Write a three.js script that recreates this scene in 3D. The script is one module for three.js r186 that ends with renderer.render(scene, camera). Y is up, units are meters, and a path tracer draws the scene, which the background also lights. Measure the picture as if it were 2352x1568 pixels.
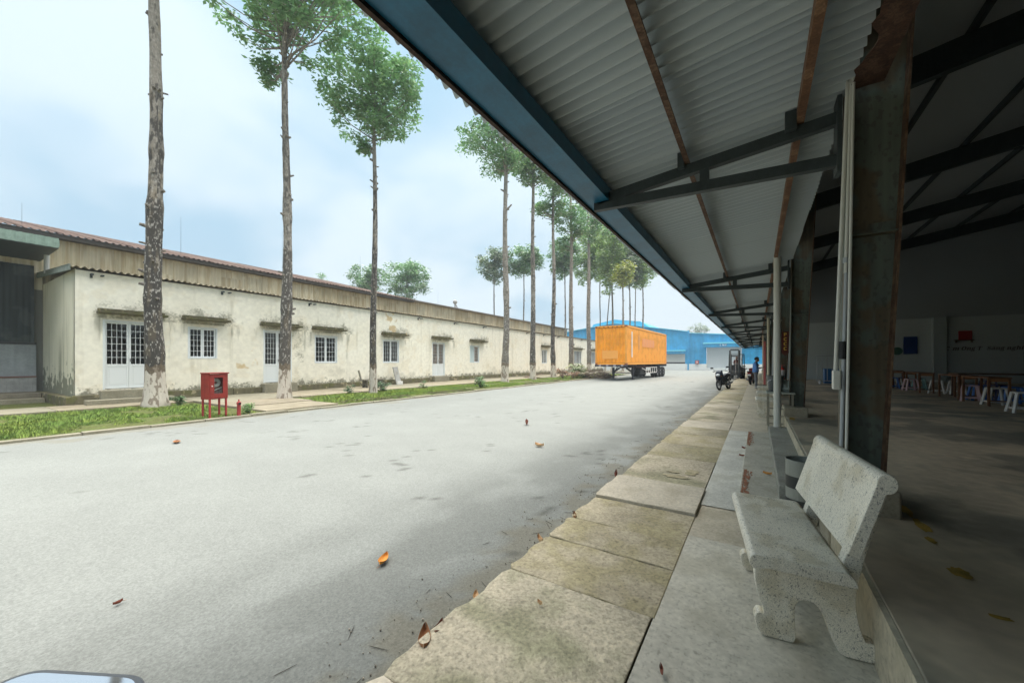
import * as THREE from 'three';
import { mergeGeometries } from 'three/addons/utils/BufferGeometryUtils.js';
import { RoundedBoxGeometry } from 'three/addons/geometries/RoundedBoxGeometry.js';
import { MarchingCubes } from 'three/addons/objects/MarchingCubes.js';

// ───────────── camera, sky, sun, exposure ─────────────
const scene = new THREE.Scene();
const FOCAL = 870, YAW = Math.atan((1740 - 1176) / FOCAL);
const camera = new THREE.PerspectiveCamera(2 * Math.atan(784 / FOCAL) * 180 / Math.PI, 2352 / 1568, 0.05, 2000);
camera.position.set(0, 1.5, 0);
camera.rotation.order = 'YXZ';
camera.rotation.y = YAW;
camera.setViewOffset(2352, 1568, 0, -46.5, 2352, 1568);
camera.updateProjectionMatrix();
scene.add(camera);

const EXPOSURE = 5.7;
const SUN = new THREE.Vector3(0.05, 1, -0.12).normalize();

// noise
function hash(x, y, s) { let h = (x * 374761393 + y * 668265263 + s * 1274126177) | 0; h = Math.imul(h ^ (h >>> 13), 1274126177); h ^= h >>> 16; return (h >>> 0) / 4294967296; }
function vn(x, y, s = 0, p = 0) {
  const xi = Math.floor(x), yi = Math.floor(y), fx = x - xi, fy = y - yi;
  const u = fx * fx * (3 - 2 * fx), v = fy * fy * (3 - 2 * fy);
  const w = (i) => p ? ((i % p) + p) % p : i;
  const a = hash(w(xi), w(yi), s), b = hash(w(xi + 1), w(yi), s), c = hash(w(xi), w(yi + 1), s), d = hash(w(xi + 1), w(yi + 1), s);
  return a + (b - a) * u + (c - a) * v + (a - b - c + d) * u * v;
}
function fbm(x, y, o = 4, s = 0, p = 0) { let t = 0, a = 0.5, n = 0; for (let i = 0; i < o; i++) { t += a * vn(x, y, s + i * 17, p); n += a; a *= 0.5; x *= 2; y *= 2; p *= 2; } return t / n; }
const clamp = (x, a = 0, b = 1) => Math.min(b, Math.max(a, x));
const sst = (a, b, x) => { const t = clamp((x - a) / (b - a)); return t * t * (3 - 2 * t); };
const mix = (a, b, t) => a + (b - a) * t;
const mix3 = (a, b, t) => [mix(a[0], b[0], t), mix(a[1], b[1], t), mix(a[2], b[2], t)];
function rngOf(seed) { let a = seed >>> 0; return () => { a = (a + 0x6D2B79F5) | 0; let t = Math.imul(a ^ (a >>> 15), 1 | a); t = (t + Math.imul(t ^ (t >>> 7), 61 | t)) ^ t; return ((t ^ (t >>> 14)) >>> 0) / 4294967296; }; }

{ // sky: thin bright overcast with bluish gaps, whiter round the veiled sun
  const w = 1024, h = 512, data = new Float32Array(w * h * 4);
  for (let j = 0; j < h; j++) for (let i = 0; i < w; i++) {
    const el = (j + 0.5) / h * Math.PI - Math.PI / 2, az = ((i + 0.5) / w - 0.5) * 2 * Math.PI;
    const dx = Math.cos(el) * Math.cos(az), dz = Math.cos(el) * Math.sin(az), dy = Math.sin(el);
    const k = 1 / (Math.max(dy, 0) + 0.32);
    const X = dx * k * 1.35, Z = dz * k * 1.35;
    let n = fbm(X + 3.1 + 0.5 * fbm(X * 2, Z * 2, 3, 91), Z + 7.7, 5, 5);
    const sunny = Math.max(0, dx * SUN.x + dy * SUN.y + dz * SUN.z);
    const haze = Math.exp(-Math.max(dy, 0) * 5.5);
    const cover = clamp(sst(0.36, 0.66, n) * 0.78 + haze * 0.4 + 0.3 * sst(-0.35, 0.75, dx));
    let c = mix3([0.073, 0.11, 0.139], [0.137, 0.157, 0.17], cover);
    const b = 1 + 0.4 * Math.max(dy, 0);
    const o = (j * w + i) * 4;
    for (let q = 0; q < 3; q++) data[o + q] = dy < -0.02 ? 0.2 : c[q] * b;
    data[o + 3] = 1;
  }
  const t = new THREE.DataTexture(data, w, h, THREE.RGBAFormat, THREE.FloatType);
  t.mapping = THREE.EquirectangularReflectionMapping; t.colorSpace = THREE.LinearSRGBColorSpace; t.magFilter = t.minFilter = THREE.LinearFilter; t.needsUpdate = true;
  scene.background = t; scene.environment = t;
}
const sun = new THREE.DirectionalLight(0xfff6ea, 1.5);
sun.position.copy(SUN).multiplyScalar(120).add(new THREE.Vector3(-10, 0, -30)); sun.target.position.set(-10, 0, -30);
sun.castShadow = true; sun.shadow.radius = 150; sun.shadow.mapSize.set(4096, 4096);  // disc widened far beyond a sun, added fill like unseen bright sky
Object.assign(sun.shadow.camera, { left: -70, right: 70, top: 70, bottom: -70, near: 1, far: 260 });
scene.add(sun, sun.target);

const renderer = new THREE.WebGLRenderer({ antialias: true });
renderer.toneMapping = THREE.LinearToneMapping; renderer.toneMappingExposure = EXPOSURE; renderer.shadowMap.enabled = true;

// ───────────── helpers ─────────────
const V = (x, y, d) => new THREE.Vector3(x, y, -d);          // d = metres ahead along the walkway
const TL = YAW - Math.atan((1708 - 1176) / FOCAL);           // the left-hand buildings are turned this much against the walkway
const Lp = (x, y, d) => V(x, y, d).applyAxisAngle(new THREE.Vector3(0, 1, 0), TL);
const taken = new Map();
function numbered(n) { const k = taken.get(n) || 0; taken.set(n, k + 1); return k ? n + '_' + String(k).padStart(3, '0') : n; }
function shadows(o) { o.traverse((m) => { if (m.isMesh) { m.castShadow = true; m.receiveShadow = true; } }); return o; }
function thing(name, label, category, pos = null, turn = 0, group = null) {
  const g = new THREE.Group(); g.name = numbered(name); if (pos) g.position.copy(pos); g.rotation.y = turn;
  g.userData = { label, category }; if (group) g.userData.group = group; scene.add(g); return g;
}
function setting(name, obj = null) { const g = obj || new THREE.Group(); g.name = numbered(name); g.userData.kind = 'structure'; scene.add(g); return g; }
function clean(g) { g = g.index ? g.toNonIndexed() : g; for (const k of Object.keys(g.attributes)) if (!['position', 'normal', 'uv', 'color'].includes(k)) g.deleteAttribute(k); if (!g.attributes.uv) g.setAttribute('uv', new THREE.Float32BufferAttribute(new Float32Array(g.attributes.position.count * 2), 2)); return g; }
function merge(list) { if (!Array.isArray(list)) return list; if (list.length === 1) return list[0]; return mergeGeometries(list.map(clean)); }
function part(name, geos, mat, parent, label = null) { const m = new THREE.Mesh(merge(geos), mat); m.name = name; if (label) m.userData.label = label; m.castShadow = m.receiveShadow = true; parent.add(m); return m; }
function solo(name, geos, mat, label, category, pos = null, turn = 0, group = null) {
  const m = new THREE.Mesh(merge(geos), mat); m.name = numbered(name); m.castShadow = m.receiveShadow = true; if (pos) m.position.copy(pos); m.rotation.y = turn;
  m.userData = { label, category }; if (group) m.userData.group = group; scene.add(m); return m;
}
function copyOf(o, label, pos, turn) { const c = o.clone(); c.name = numbered(o.name.replace(/_\d{3}$/, '')); c.userData = { ...o.userData }; if (label) c.userData.label = label; if (pos) c.position.copy(pos); if (turn !== undefined) c.rotation.y = turn; scene.add(c); return c; }
function metricUV(g) {
  const p = g.attributes.position, n = g.attributes.normal, uv = new Float32Array(p.count * 2);
  for (let i = 0; i < p.count; i++) {
    const ax = Math.abs(n.getX(i)), ay = Math.abs(n.getY(i)), az = Math.abs(n.getZ(i));
    let u, v; if (ay >= ax && ay >= az) { u = p.getX(i); v = p.getZ(i); } else if (ax >= az) { u = p.getZ(i); v = p.getY(i); } else { u = p.getX(i); v = p.getY(i); }
    uv[2 * i] = u; uv[2 * i + 1] = v;
  }
  g.setAttribute('uv', new THREE.BufferAttribute(uv, 2)); return g;
}
// box by its extents: x0..x1, y0..y1, d0..d1
function bx(x0, x1, y0, y1, d0, d1, bevel = 0) {
  const w = x1 - x0, h = y1 - y0, l = d1 - d0;
  const g = bevel ? new RoundedBoxGeometry(w, h, l, 2, bevel) : new THREE.BoxGeometry(w, h, l);
  g.translate((x0 + x1) / 2, (y0 + y1) / 2, -(d0 + d1) / 2); return metricUV(g);
}
// bar between two points with a rectangular section: w sideways, h upwards
function bar(a, b, w, h) {
  const l = a.distanceTo(b), g = metricUV(new THREE.BoxGeometry(w, h, l));
  const m = new THREE.Matrix4().lookAt(a, b, Math.abs(b.y - a.y) > 0.99 * l ? new THREE.Vector3(1, 0, 0) : new THREE.Vector3(0, 1, 0));
  m.setPosition(a.clone().add(b).multiplyScalar(0.5)); return g.applyMatrix4(m);
}
function tube(a, b, r0, r1 = r0, seg = 10, open = false) {
  const l = a.distanceTo(b), g = new THREE.CylinderGeometry(r1, r0, l, seg, 1, open);
  const q = new THREE.Quaternion().setFromUnitVectors(new THREE.Vector3(0, 1, 0), b.clone().sub(a).normalize());
  g.applyMatrix4(new THREE.Matrix4().compose(a.clone().add(b).multiplyScalar(0.5), q, new THREE.Vector3(1, 1, 1))); return g;
}
function curve(pts, r, seg = 24, rad = 7) { return new THREE.TubeGeometry(new THREE.CatmullRomCurve3(pts), seg, r, rad); }
const P3 = (x, y, z) => new THREE.Vector3(x, y, z);
function tex(w, h, fn, srgb = true, rep = true) {
  const d = new Uint8Array(w * h * 4);
  for (let j = 0; j < h; j++) for (let i = 0; i < w; i++) { const c = fn(i / w, j / h, i, j), o = (j * w + i) * 4; if (typeof c === 'number') d[o] = d[o + 1] = d[o + 2] = clamp(c, 0, 255); else { d[o] = clamp(c[0], 0, 255); d[o + 1] = clamp(c[1], 0, 255); d[o + 2] = clamp(c[2], 0, 255); } d[o + 3] = 255; }
  const t = new THREE.DataTexture(d, w, h, THREE.RGBAFormat); t.colorSpace = srgb ? THREE.SRGBColorSpace : THREE.NoColorSpace; t.magFilter = THREE.LinearFilter; t.minFilter = THREE.LinearMipmapLinearFilter; t.generateMipmaps = true;
  if (rep) t.wrapS = t.wrapT = THREE.RepeatWrapping; t.needsUpdate = true; return t;
}
function rep(t, m, n = m) { const c = t.clone(); c.repeat.set(1 / m, 1 / n); c.needsUpdate = true; return c; }
function M(color, roughness = 0.8, o = {}) { const c = Array.isArray(color) ? new THREE.Color().setRGB(...color) : new THREE.Color(color); return new THREE.MeshStandardMaterial({ color: c, roughness, ...o }); }

// ───────────── textures (matter only) ─────────────
const S = (r, g, b) => [r, g, b];
const asphaltT = tex(1024, 1024, (u, v) => {
  const s = fbm(u * 256, v * 256, 2, 3, 256), c = fbm(u * 6, v * 6, 4, 9, 6), sp = hash(Math.floor(u * 1024), Math.floor(v * 1024), 4);
  let k = 138 + (s - 0.5) * 32 + (c - 0.5) * 8 + (sp > 0.985 ? 24 : sp < 0.03 ? -26 : 0); return [k * 0.975, k, k * 0.975];
});
const asphaltB = tex(512, 512, (u, v) => 128 + (fbm(u * 128, v * 128, 2, 3, 128) - 0.5) * 200, false);
const concT = tex(1024, 1024, (u, v) => {
  const c = fbm(u * 5, v * 5, 5, 21, 5), s = fbm(u * 90, v * 90, 3, 24, 90), pit = sst(0.66, 0.8, fbm(u * 150, v * 150, 2, 29, 150));
  const st = sst(0.45, 0.78, fbm(u * 9, v * 9, 4, 33, 9));
  let k = 184 + (c - 0.5) * 40 + (s - 0.5) * 36 - pit * 18; let r = [k, k * 0.985, k * 0.94]; return mix3(r, [146, 141, 126], st * 0.3);
});
const concB = tex(512, 512, (u, v) => 128 + (fbm(u * 60, v * 60, 4, 24, 60) - 0.5) * 150 - 40 * sst(0.64, 0.8, fbm(u * 80, v * 80, 2, 29, 80)), false);
const mossT = tex(1024, 1024, (u, v) => {
  const c = fbm(u * 4, v * 4, 5, 41, 4), s = fbm(u * 80, v * 80, 3, 44, 80), g = sst(0.34, 0.68, fbm(u * 7 + 3, v * 7, 5, 47, 7)), pit = sst(0.62, 0.78, fbm(u * 120, v * 120, 2, 49, 120));
  let k = 176 + (c - 0.5) * 50 + (s - 0.5) * 50 - pit * 24; return mix3([k * 1.0, k * 0.965, k * 0.89], [k * 0.88, k * 0.85, k * 0.68], g * 0.6);
});
const roughSlabT = tex(1024, 1024, (u, v) => {
  const c = fbm(u * 4, v * 4, 5, 141, 4), s = fbm(u * 100, v * 100, 3, 144, 100), pit = sst(0.58, 0.72, fbm(u * 110, v * 110, 2, 149, 110)), m = sst(0.36, 0.76, fbm(u * 6, v * 6, 4, 155, 6));
  let k = 178 + (c - 0.5) * 50 + (s - 0.5) * 60 - pit * 18; return mix3([k * 1.02, k * 0.98, k * 0.9], [k * 0.78, k * 0.78, k * 0.66], m * 0.8);
});
const floorT = tex(1024, 1024, (u, v) => {
  const c = fbm(u * 4, v * 4, 6, 61, 4), s = fbm(u * 70, v * 70, 3, 64, 70), st = sst(0.5, 0.66, fbm(u * 6, v * 6, 5, 67, 6)), sw = fbm(u * 40, v * 6, 3, 71, 0);
  let k = 166 + (c - 0.5) * 60 + (s - 0.5) * 28 + (sw - 0.5) * 16; return mix3([k * 1.04, k * 0.97, k * 0.86], [k * 0.62, k * 0.62, k * 0.58], st * 0.62);
});
const graniteT = tex(1024, 1024, (u, v) => {
  const a = fbm(u * 220, v * 220, 2, 81, 220), b = fbm(u * 300, v * 300, 2, 85, 300), c = fbm(u * 4, v * 4, 4, 88, 4), pit = sst(0.72, 0.78, fbm(u * 110, v * 110, 2, 89, 110)), gr = sst(0.52, 0.75, fbm(u * 5 + 2, v * 5, 5, 90, 5));
  let k = 200 + (a - 0.5) * 44 + (c - 0.5) * 30 - 46 * sst(0.68, 0.8, b) - 60 * pit; return mix3([k, k * 0.985, k * 0.94], [k * 0.84, k * 0.8, k * 0.7], gr * 0.55);
});
const metalT = tex(512, 512, (u, v) => { const a = fbm(u * 6, v * 6, 5, 101, 6), s = fbm(u * 60, v * 60, 2, 103, 60), st = fbm(u * 30, v * 2, 3, 105, 0); const k = 196 + (a - 0.5) * 50 + (s - 0.5) * 18 + (st - 0.5) * 22; return [k, k, k]; });
const rustT = tex(512, 512, (u, v) => {
  const a = fbm(u * 7, v * 7, 5, 111, 7), s = fbm(u * 60, v * 60, 3, 113, 60), p = sst(0.52, 0.62, fbm(u * 10, v * 10, 4, 117, 10));
  let r = mix3([92, 72, 60], [124, 98, 80], a); r = mix3(r, [150, 132, 112], p * 0.45); const k = 0.75 + 0.5 * s; return [r[0] * k, r[1] * k, r[2] * k];
});
const roofRustT = tex(512, 512, (u, v) => {
  const a = fbm(u * 24, v * 3, 5, 121, 0), b = fbm(u * 5, v * 5, 4, 123, 5); let r = mix3([104, 88, 82], [132, 114, 106], a); r = mix3(r, [168, 158, 146], sst(0.55, 0.72, b) * 0.6); return r;
});
const cladT = tex(1024, 256, (u, v) => {
  const st = fbm(u * 90, v * 1.5, 4, 131, 0), a = fbm(u * 12, v * 3, 4, 133, 0), br = sst(0.5, 0.7, fbm(u * 60, v * 1.2 + 5, 3, 137, 0));
  let r = mix3([212, 206, 188], [180, 172, 152], st); r = mix3(r, [150, 132, 104], br * 0.4); const k = 0.9 + 0.25 * a; return [r[0] * k, r[1] * k, r[2] * k];
});
const steelT = tex(512, 1024, (u, v) => {
  const a = fbm(u * 6, v * 8, 5, 151, 0), p = sst(0.48, 0.62, fbm(u * 5 + 2, v * 7, 5, 155, 0)), sc = sst(0.62, 0.7, fbm(u * 40, v * 60, 3, 158, 0)), st = fbm(u * 30, v * 3, 3, 159, 0);
  let r = mix3([88, 96, 90], [114, 118, 108], a); r = mix3(r, [108, 88, 66], p * 0.75); r = mix3(r, [70, 66, 58], sc * 0.35); const k = 0.85 + 0.3 * st; return [r[0] * k, r[1] * k, r[2] * k];
});
function barkTex(seed, dark, paint) {   // whitewash at the foot, dark lichen-blotched bark above
  return tex(192, 1280, (u, v) => {
    const y = v * 20, uu = u * 8;
    const n = fbm(uu * 1.6, y * 5, 5, seed, 0), f = fbm(uu * 8, y * 9, 3, seed + 7, 0), ring = fbm(uu * 0.6, y * 14, 3, seed + 9, 0);
    const bl = sst(0.6, 0.68, fbm(uu * 4.2, y * 12, 3, seed + 3, 0));
    const tone = fbm(1.3, y * 0.45, 3, seed + 12, 0);
    const dk = dark * sst(0.36, 0.5, n * 0.6 + tone * 0.4 + 0.42 * (1 - sst(3.0, 6.5, y)) - 0.12);
    let r = mix3([158, 154, 146], [128, 122, 113], f); const k = 0.8 + 0.35 * ring; r = [r[0] * k, r[1] * k, r[2] * k];
    r = mix3(r, [58, 56, 54], dk * 0.8); r = mix3(r, [192, 190, 186], bl * (0.8 - 0.5 * sst(5, 9, y)));
    r = mix3(r, [134, 120, 98], sst(0.6, 0.75, fbm(uu * 1.1, y * 1.7, 3, seed + 21, 0)) * 0.35);
    if (paint) { const e = 1.12 + (fbm(uu * 2, 3, 3, seed + 30, 0) - 0.5) * 0.22; const on = y < e ? 1 : 0; const chip = sst(0.55, 0.62, fbm(uu * 2.6, y * 6, 4, seed + 33, 0)); if (on) r = mix3([206, 200, 190], [132, 120, 108], chip * 0.8 + 0.3 * (f - 0.5)); else if (y < e + 0.22) r = mix3(r, [128, 112, 92], 0.6); }
    return r;
  }, true, true);
}
const barkA = barkTex(301, 1, true), barkB = barkTex(377, 0.75, true), barkC = barkTex(419, 0.35, true);

// stained plaster of the long building; hoods = [d0,d1]
const HOODS = [[3.55, 5.3], [5.8, 7.3], [8.58, 10.3], [10.96, 12.7], [15.24, 17.1], [19.49, 21.4], [23.8, 25.8], [36.2, 38.3], [45.3, 48.3], [51, 53.8]];
function plaster(d0, d1, w, h) {
  return tex(w, h, (u, v) => {
    const d = d0 + u * (d1 - d0), y = v * 4.6;
    const a = fbm(d * 0.7, y * 0.9, 5, 201), f = fbm(d * 9, y * 9, 3, 205), st = fbm(d * 4.5, y * 0.35, 4, 209), g = 0.55 * fbm(d * 4, y * 4, 4, 213) + 0.45 * fbm(d * 22, y * 22, 3, 214);
    let r = mix3([251, 248, 236], [243, 238, 222], clamp(a * 1.3 - 0.15)); const k = 0.95 + 0.1 * f; r = [r[0] * k, r[1] * k, r[2] * k];
    r = mix3(r, [176, 170, 150], sst(0.6, 0.85, st) * 0.22);
    let m = 0;
    for (const [h0, h1] of HOODS) if (d > h0 - 0.9 && d < h1 + 0.9) {
      const e = Math.max(h0 - d, d - h1, 0), up = y - 3.28;
      if (up > -0.3) m = Math.max(m, 0.75 * sst(0.5, 0.95, g + 0.3 - Math.max(up, 0) * 0.9 - e * 0.9));
      else m = Math.max(m, 0.55 * sst(0.55, 0.9, fbm(d * 7, y * 1.1, 4, 219) + 0.14 - e * 0.5 - (-up - 0.3) * 0.14 - (e === 0 ? 0.18 : 0)));
    }
    if (d > 9.5 && d < 11) m = Math.max(m, 0.7 * sst(0.45, 0.85, g + 0.16 - Math.abs(d - 10.1) * 0.4 - Math.abs(y - 2.3) * 0.2));
    m = Math.max(m, sst(0.5, 0.8, g + 0.27 - (y - 0.35) * 1.0));
    m = Math.max(m, 0.2 * sst(0.5, 0.8, fbm(d * 2, y * 2, 4, 223) + 0.16 - (y - 0.3) * 0.3));
    r = mix3(r, [112, 110, 94], m * 0.8);
    r = mix3(r, [196, 164, 110], 0.6 * sst(0.6, 0.7, fbm(d * 1.7, y * 1.7, 4, 231)) * (Math.abs(d - 8) < 0.5 && y < 2 && y > 1.2 ? 1 : d > 15.3 && d < 17 && y > 3.2 ? 1 : 0.12));
    return r;
  }, true, false);
}
const plasterA = plaster(3, 25, 2048, 430), plasterB = plaster(25, 57, 2048, 300);
const plasterEnd = tex(512, 512, (u, v) => {
  const d = u * 5.2, y = v * 4.6, g = fbm(d * 5, y * 5, 4, 241), st = fbm(d * 6, y * 0.4, 4, 243); let r = mix3([236, 231, 214], [216, 211, 192], fbm(d, y, 4, 245));
  let m = sst(0.5, 0.64, g + 0.3 - (y - 0.4) * 0.5); m = Math.max(m, 0.8 * sst(0.5, 0.85, st + 0.22 - Math.abs(d - 3.0) * 0.42 - Math.max(y - 1.6, 0) * 0.1)); m = Math.max(m, 0.3 * sst(0.55, 0.8, st)); return mix3(r, [104, 106, 92], m * 0.7);
}, true, false);
const plinthT = tex(1024, 128, (u, v) => { const a = fbm(u * 80, v * 5, 5, 251, 0), b = fbm(u * 30, v * 3, 4, 255, 0); let r = mix3([132, 126, 106], [86, 84, 68], a); r = mix3(r, [104, 108, 66], sst(0.5, 0.66, b) * 0.6); return mix3(r, [186, 176, 152], sst(0.64, 0.72, fbm(u * 60 + 9, v * 5, 4, 259, 0)) * 0.7); });
const dirtT = tex(512, 512, (u, v) => { const a = fbm(u * 6, v * 6, 5, 261, 6), s = fbm(u * 60, v * 60, 3, 263, 60); const k = 0.7 + 0.6 * s; const r = mix3([146, 132, 104], [112, 104, 78], a); return [r[0] * k, r[1] * k, r[2] * k]; });
const soilT = tex(512, 512, (u, v) => { const a = fbm(u * 8, v * 8, 5, 271, 8), s = fbm(u * 70, v * 70, 2, 273, 70); const k = 0.6 + 0.8 * s; const r = mix3([92, 88, 52], [88, 104, 50], a); return [r[0] * k, r[1] * k, r[2] * k]; });
const oldDoorT = tex(512, 512, (u, v) => { const st = fbm(u * 26, v * 2, 4, 281, 0), p = sst(0.52, 0.66, fbm(u * 7, v * 7, 4, 285, 0)); let r = mix3([92, 100, 102], [66, 72, 72], st); return mix3(r, [124, 128, 124], p * 0.5); });

// ───────────── materials ─────────────
const asphalt = M([1, 1, 1], 0.93, { map: rep(asphaltT, 2.6), bumpMap: rep(asphaltB, 1.3), bumpScale: 0.0012, vertexColors: true });
const conc = (c, r = 0.9, s = 2.4, o = {}) => M(c, r, { map: rep(concT, s), bumpMap: rep(concB, 1.2), bumpScale: 0.002, ...o });
const concrete = conc([0.9, 0.92, 0.9]), concreteCool = conc([1.12, 1.11, 1.05], 0.85, 2.1), concreteStep = conc([0.9, 0.9, 0.84], 0.85, 1.7), concreteDark = conc([0.5, 0.47, 0.4]), concreteCream = conc([1.15, 1.06, 0.88], 0.9, 3.1), concreteOld = conc([0.6, 0.58, 0.48]), concretePlinth = conc([0.78, 0.72, 0.6], 0.88, 1.5);
const slabM = [M([1.0, 0.98, 0.9], 0.94, { map: rep(roughSlabT, 1.6), bumpMap: rep(concB, 0.6), bumpScale: 0.007 }), M([0.98, 0.93, 0.8], 0.92, { map: rep(mossT, 1.5), bumpMap: rep(concB, 0.9), bumpScale: 0.004 }), M([0.9, 0.87, 0.75], 0.92, { map: rep(mossT, 2.1), bumpMap: rep(concB, 0.9), bumpScale: 0.004 }), M([1.1, 1.03, 0.92], 0.92, { map: rep(concT, 1.9), bumpMap: rep(concB, 0.8), bumpScale: 0.004 }), M([0.9, 0.87, 0.79], 0.92, { map: rep(roughSlabT, 2.2), bumpMap: rep(concB, 0.9), bumpScale: 0.004 })];
const hallFloorM = M([1.3, 1.26, 1.19], 0.6, { map: rep(floorT, 5), bumpMap: rep(concB, 2), bumpScale: 0.001 });
const granite = M([1.42, 1.38, 1.3], 0.5, { map: rep(graniteT, 0.8) });
const sheetM = M([0.47, 0.53, 0.555], 0.6);
const sheetOld = M([0.36, 0.35, 0.31], 0.85, { map: rep(metalT, 1.2) });
const beamM = M([0.015, 0.2, 0.36], 0.45, { map: rep(metalT, 1.1) });
const darkSteel = M([0.075, 0.1, 0.105], 0.6, { map: rep(metalT, 0.8) });
const rustM = M([0.85, 0.8, 0.75], 0.9, { map: rep(rustT, 0.9) });
const rustOrange = M([1.15, 0.98, 0.8], 0.9, { map: rep(rustT, 0.6) });
const roofRustM = M([0.55, 0.47, 0.43], 0.92, { map: rep(roofRustT, 3) });
const cladM = M([0.96, 0.95, 0.92], 0.9, { map: rep(cladT, 6, 2.2) });
const columnM = M([0.78, 0.82, 0.78], 0.7, { map: rep(steelT, 1.2, 2.6) });
const darkSheet = M([0.36, 0.39, 0.4], 0.75);  // toned below the canopy sheets, standing in for shade inside the hall
const pvc = M([0.62, 0.62, 0.56], 0.45), pvcGrey = M([0.4, 0.43, 0.45], 0.5), white = M([0.72, 0.74, 0.73], 0.55), whitePaint = M([0.78, 0.82, 0.83], 0.5);
const black = M([0.018, 0.018, 0.02], 0.6), rubber = M([0.022, 0.022, 0.024], 0.85), chrome = M([0.6, 0.6, 0.62], 0.25, { metalness: 0.9 });
const redPaint = M([0.46, 0.045, 0.03], 0.5, { map: rep(metalT, 0.5) }), redDark = M([0.36, 0.04, 0.04], 0.6);
const glass = new THREE.MeshPhysicalMaterial({ color: 0xffffff, roughness: 0.04, transmission: 1, thickness: 0, ior: 1.5 });
const leafM = (r, g, b, t = 0.3) => new THREE.MeshPhysicalMaterial({ color: new THREE.Color().setRGB(r, g, b), roughness: 0.75, transmission: t, thickness: 0, vertexColors: true, side: THREE.DoubleSide });
const wood = M([0.28, 0.12, 0.045], 0.6, { map: rep(metalT, 0.7) }), woodDark = M([0.1, 0.05, 0.03], 0.6);

// ───────────── ground, road, pavement ─────────────
function sheet(x0f, x1f, ds, nx, yf, colorf) {           // sheet between two edges, one row for each d
  const pos = [], uv = [], col = [], idx = [];
  ds.forEach((d, j) => { const a = x0f(d), b = x1f(d); for (let i = 0; i <= nx; i++) { const x = mix(a, b, i / nx); pos.push(x, yf(x, d), -d); uv.push(x, d); if (colorf) col.push(...colorf(x, d)); if (j && i) { const q = j * (nx + 1) + i; idx.push(q - nx - 2, q - nx - 1, q, q - nx - 2, q, q - 1); } } });
  const g = new THREE.BufferGeometry(); g.setAttribute('position', new THREE.Float32BufferAttribute(pos, 3)); g.setAttribute('uv', new THREE.Float32BufferAttribute(uv, 2)); if (colorf) g.setAttribute('color', new THREE.Float32BufferAttribute(col, 3)); g.setIndex(idx); g.computeVertexNormals(); return g;
}
function span(a, b, s) { const r = []; const n = Math.max(1, Math.round((b - a) / s)); for (let i = 0; i <= n; i++) r.push(mix(a, b, i / n)); return r; }
const roadLeft = (d) => -11.5 - d * Math.tan(TL) + 0.08 * (vn(d * 0.5, 1, 7) - 0.5);
{
  const g = new THREE.Mesh(metricUV(new THREE.PlaneGeometry(1600, 1600).rotateX(-Math.PI / 2)), M([0.62, 0.66, 0.5], 1, { map: rep(dirtT, 6) })); g.position.y = -0.03; g.receiveShadow = true; setting('ground', g);
  const rows = [...span(-12, 0.4, 0.5), ...span(0.5, 9, 0.09), ...span(9.2, 26, 0.2), ...span(26.5, 74.6, 0.6)];
  const col = (x, d) => {
    const a = fbm(x * 0.35, d * 0.1, 3, 601), b = fbm(x * 1.6, d * 1.1, 4, 605), e = -1.47 - x;                    // dust, tyre polish, darker patches near the pavement and grit along the kerb
    let k = 0.95 + (a - 0.5) * 0.16 + (b - 0.5) * 0.06;
    let c = [k, k, k];
    const bare = sst(0.42, 0.7, fbm(x * 2.2, d * 1.3, 5, 611) + 0.1 * (e < 1.9 ? 1 : 0) - (e < 1.9 ? 0 : 0.16)) ;
    c = mix3(c, [0.56, 0.56, 0.55], bare * 0.55 * (1 - sst(0.9, 2.1, e + 0.8 * (a - 0.5))));
    const grit = sst(0.48, 0.6, fbm(x * 5, d * 5, 4, 617) + 0.28 - e * 1.1); c = mix3(c, [0.66, 0.58, 0.46], grit * 0.65);
    const eL = x - roadLeft(d); const gl = sst(0.46, 0.6, fbm(x * 3, d * 2, 4, 619) + 0.25 - eL * 0.6); c = mix3(c, [0.86, 0.76, 0.6], gl * 0.5);
    const crack = Math.abs(fbm(x * 0.9, d * 0.9, 3, 623) - 0.5) < 0.0035 && fbm(x * 0.5, d * 0.5, 2, 627) > 0.52; if (crack) c = mix3(c, [0.3, 0.29, 0.27], 0.7);
    if (fbm(x * 4.1 + 50, d * 3.1, 3, 631) > 0.9) c = mix3(c, [0.34, 0.32, 0.3], 0.4);
    return c;
  };
  const m = new THREE.Mesh(sheet((d) => d > 46 ? mix(roadLeft(46), -46, clamp((d - 46) / 4)) : roadLeft(d), (d) => d > 61 ? 24 : -1.44, rows, 120, (x, d) => 0.004 * (fbm(x * 0.5, d * 0.5, 3, 640) - 0.5), col), asphalt); m.receiveShadow = true; setting('road', m);
}
{ // left kerb
  const k = setting('kerb'); k.rotation.y = TL;
  const r = rngOf(11); let d = -10; let i = 0;
  while (d < 40) { const l = 0.95 + r() * 0.12; const sh = 0.03 * (r() - 0.5); const m = part('kerb_stone', bx(-11.66 + sh, -11.47 + sh, -0.05, 0.045 + r() * 0.03, d, d + l - 0.015, 0.012), concreteOld, k); i++; d += l; }
}
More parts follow.
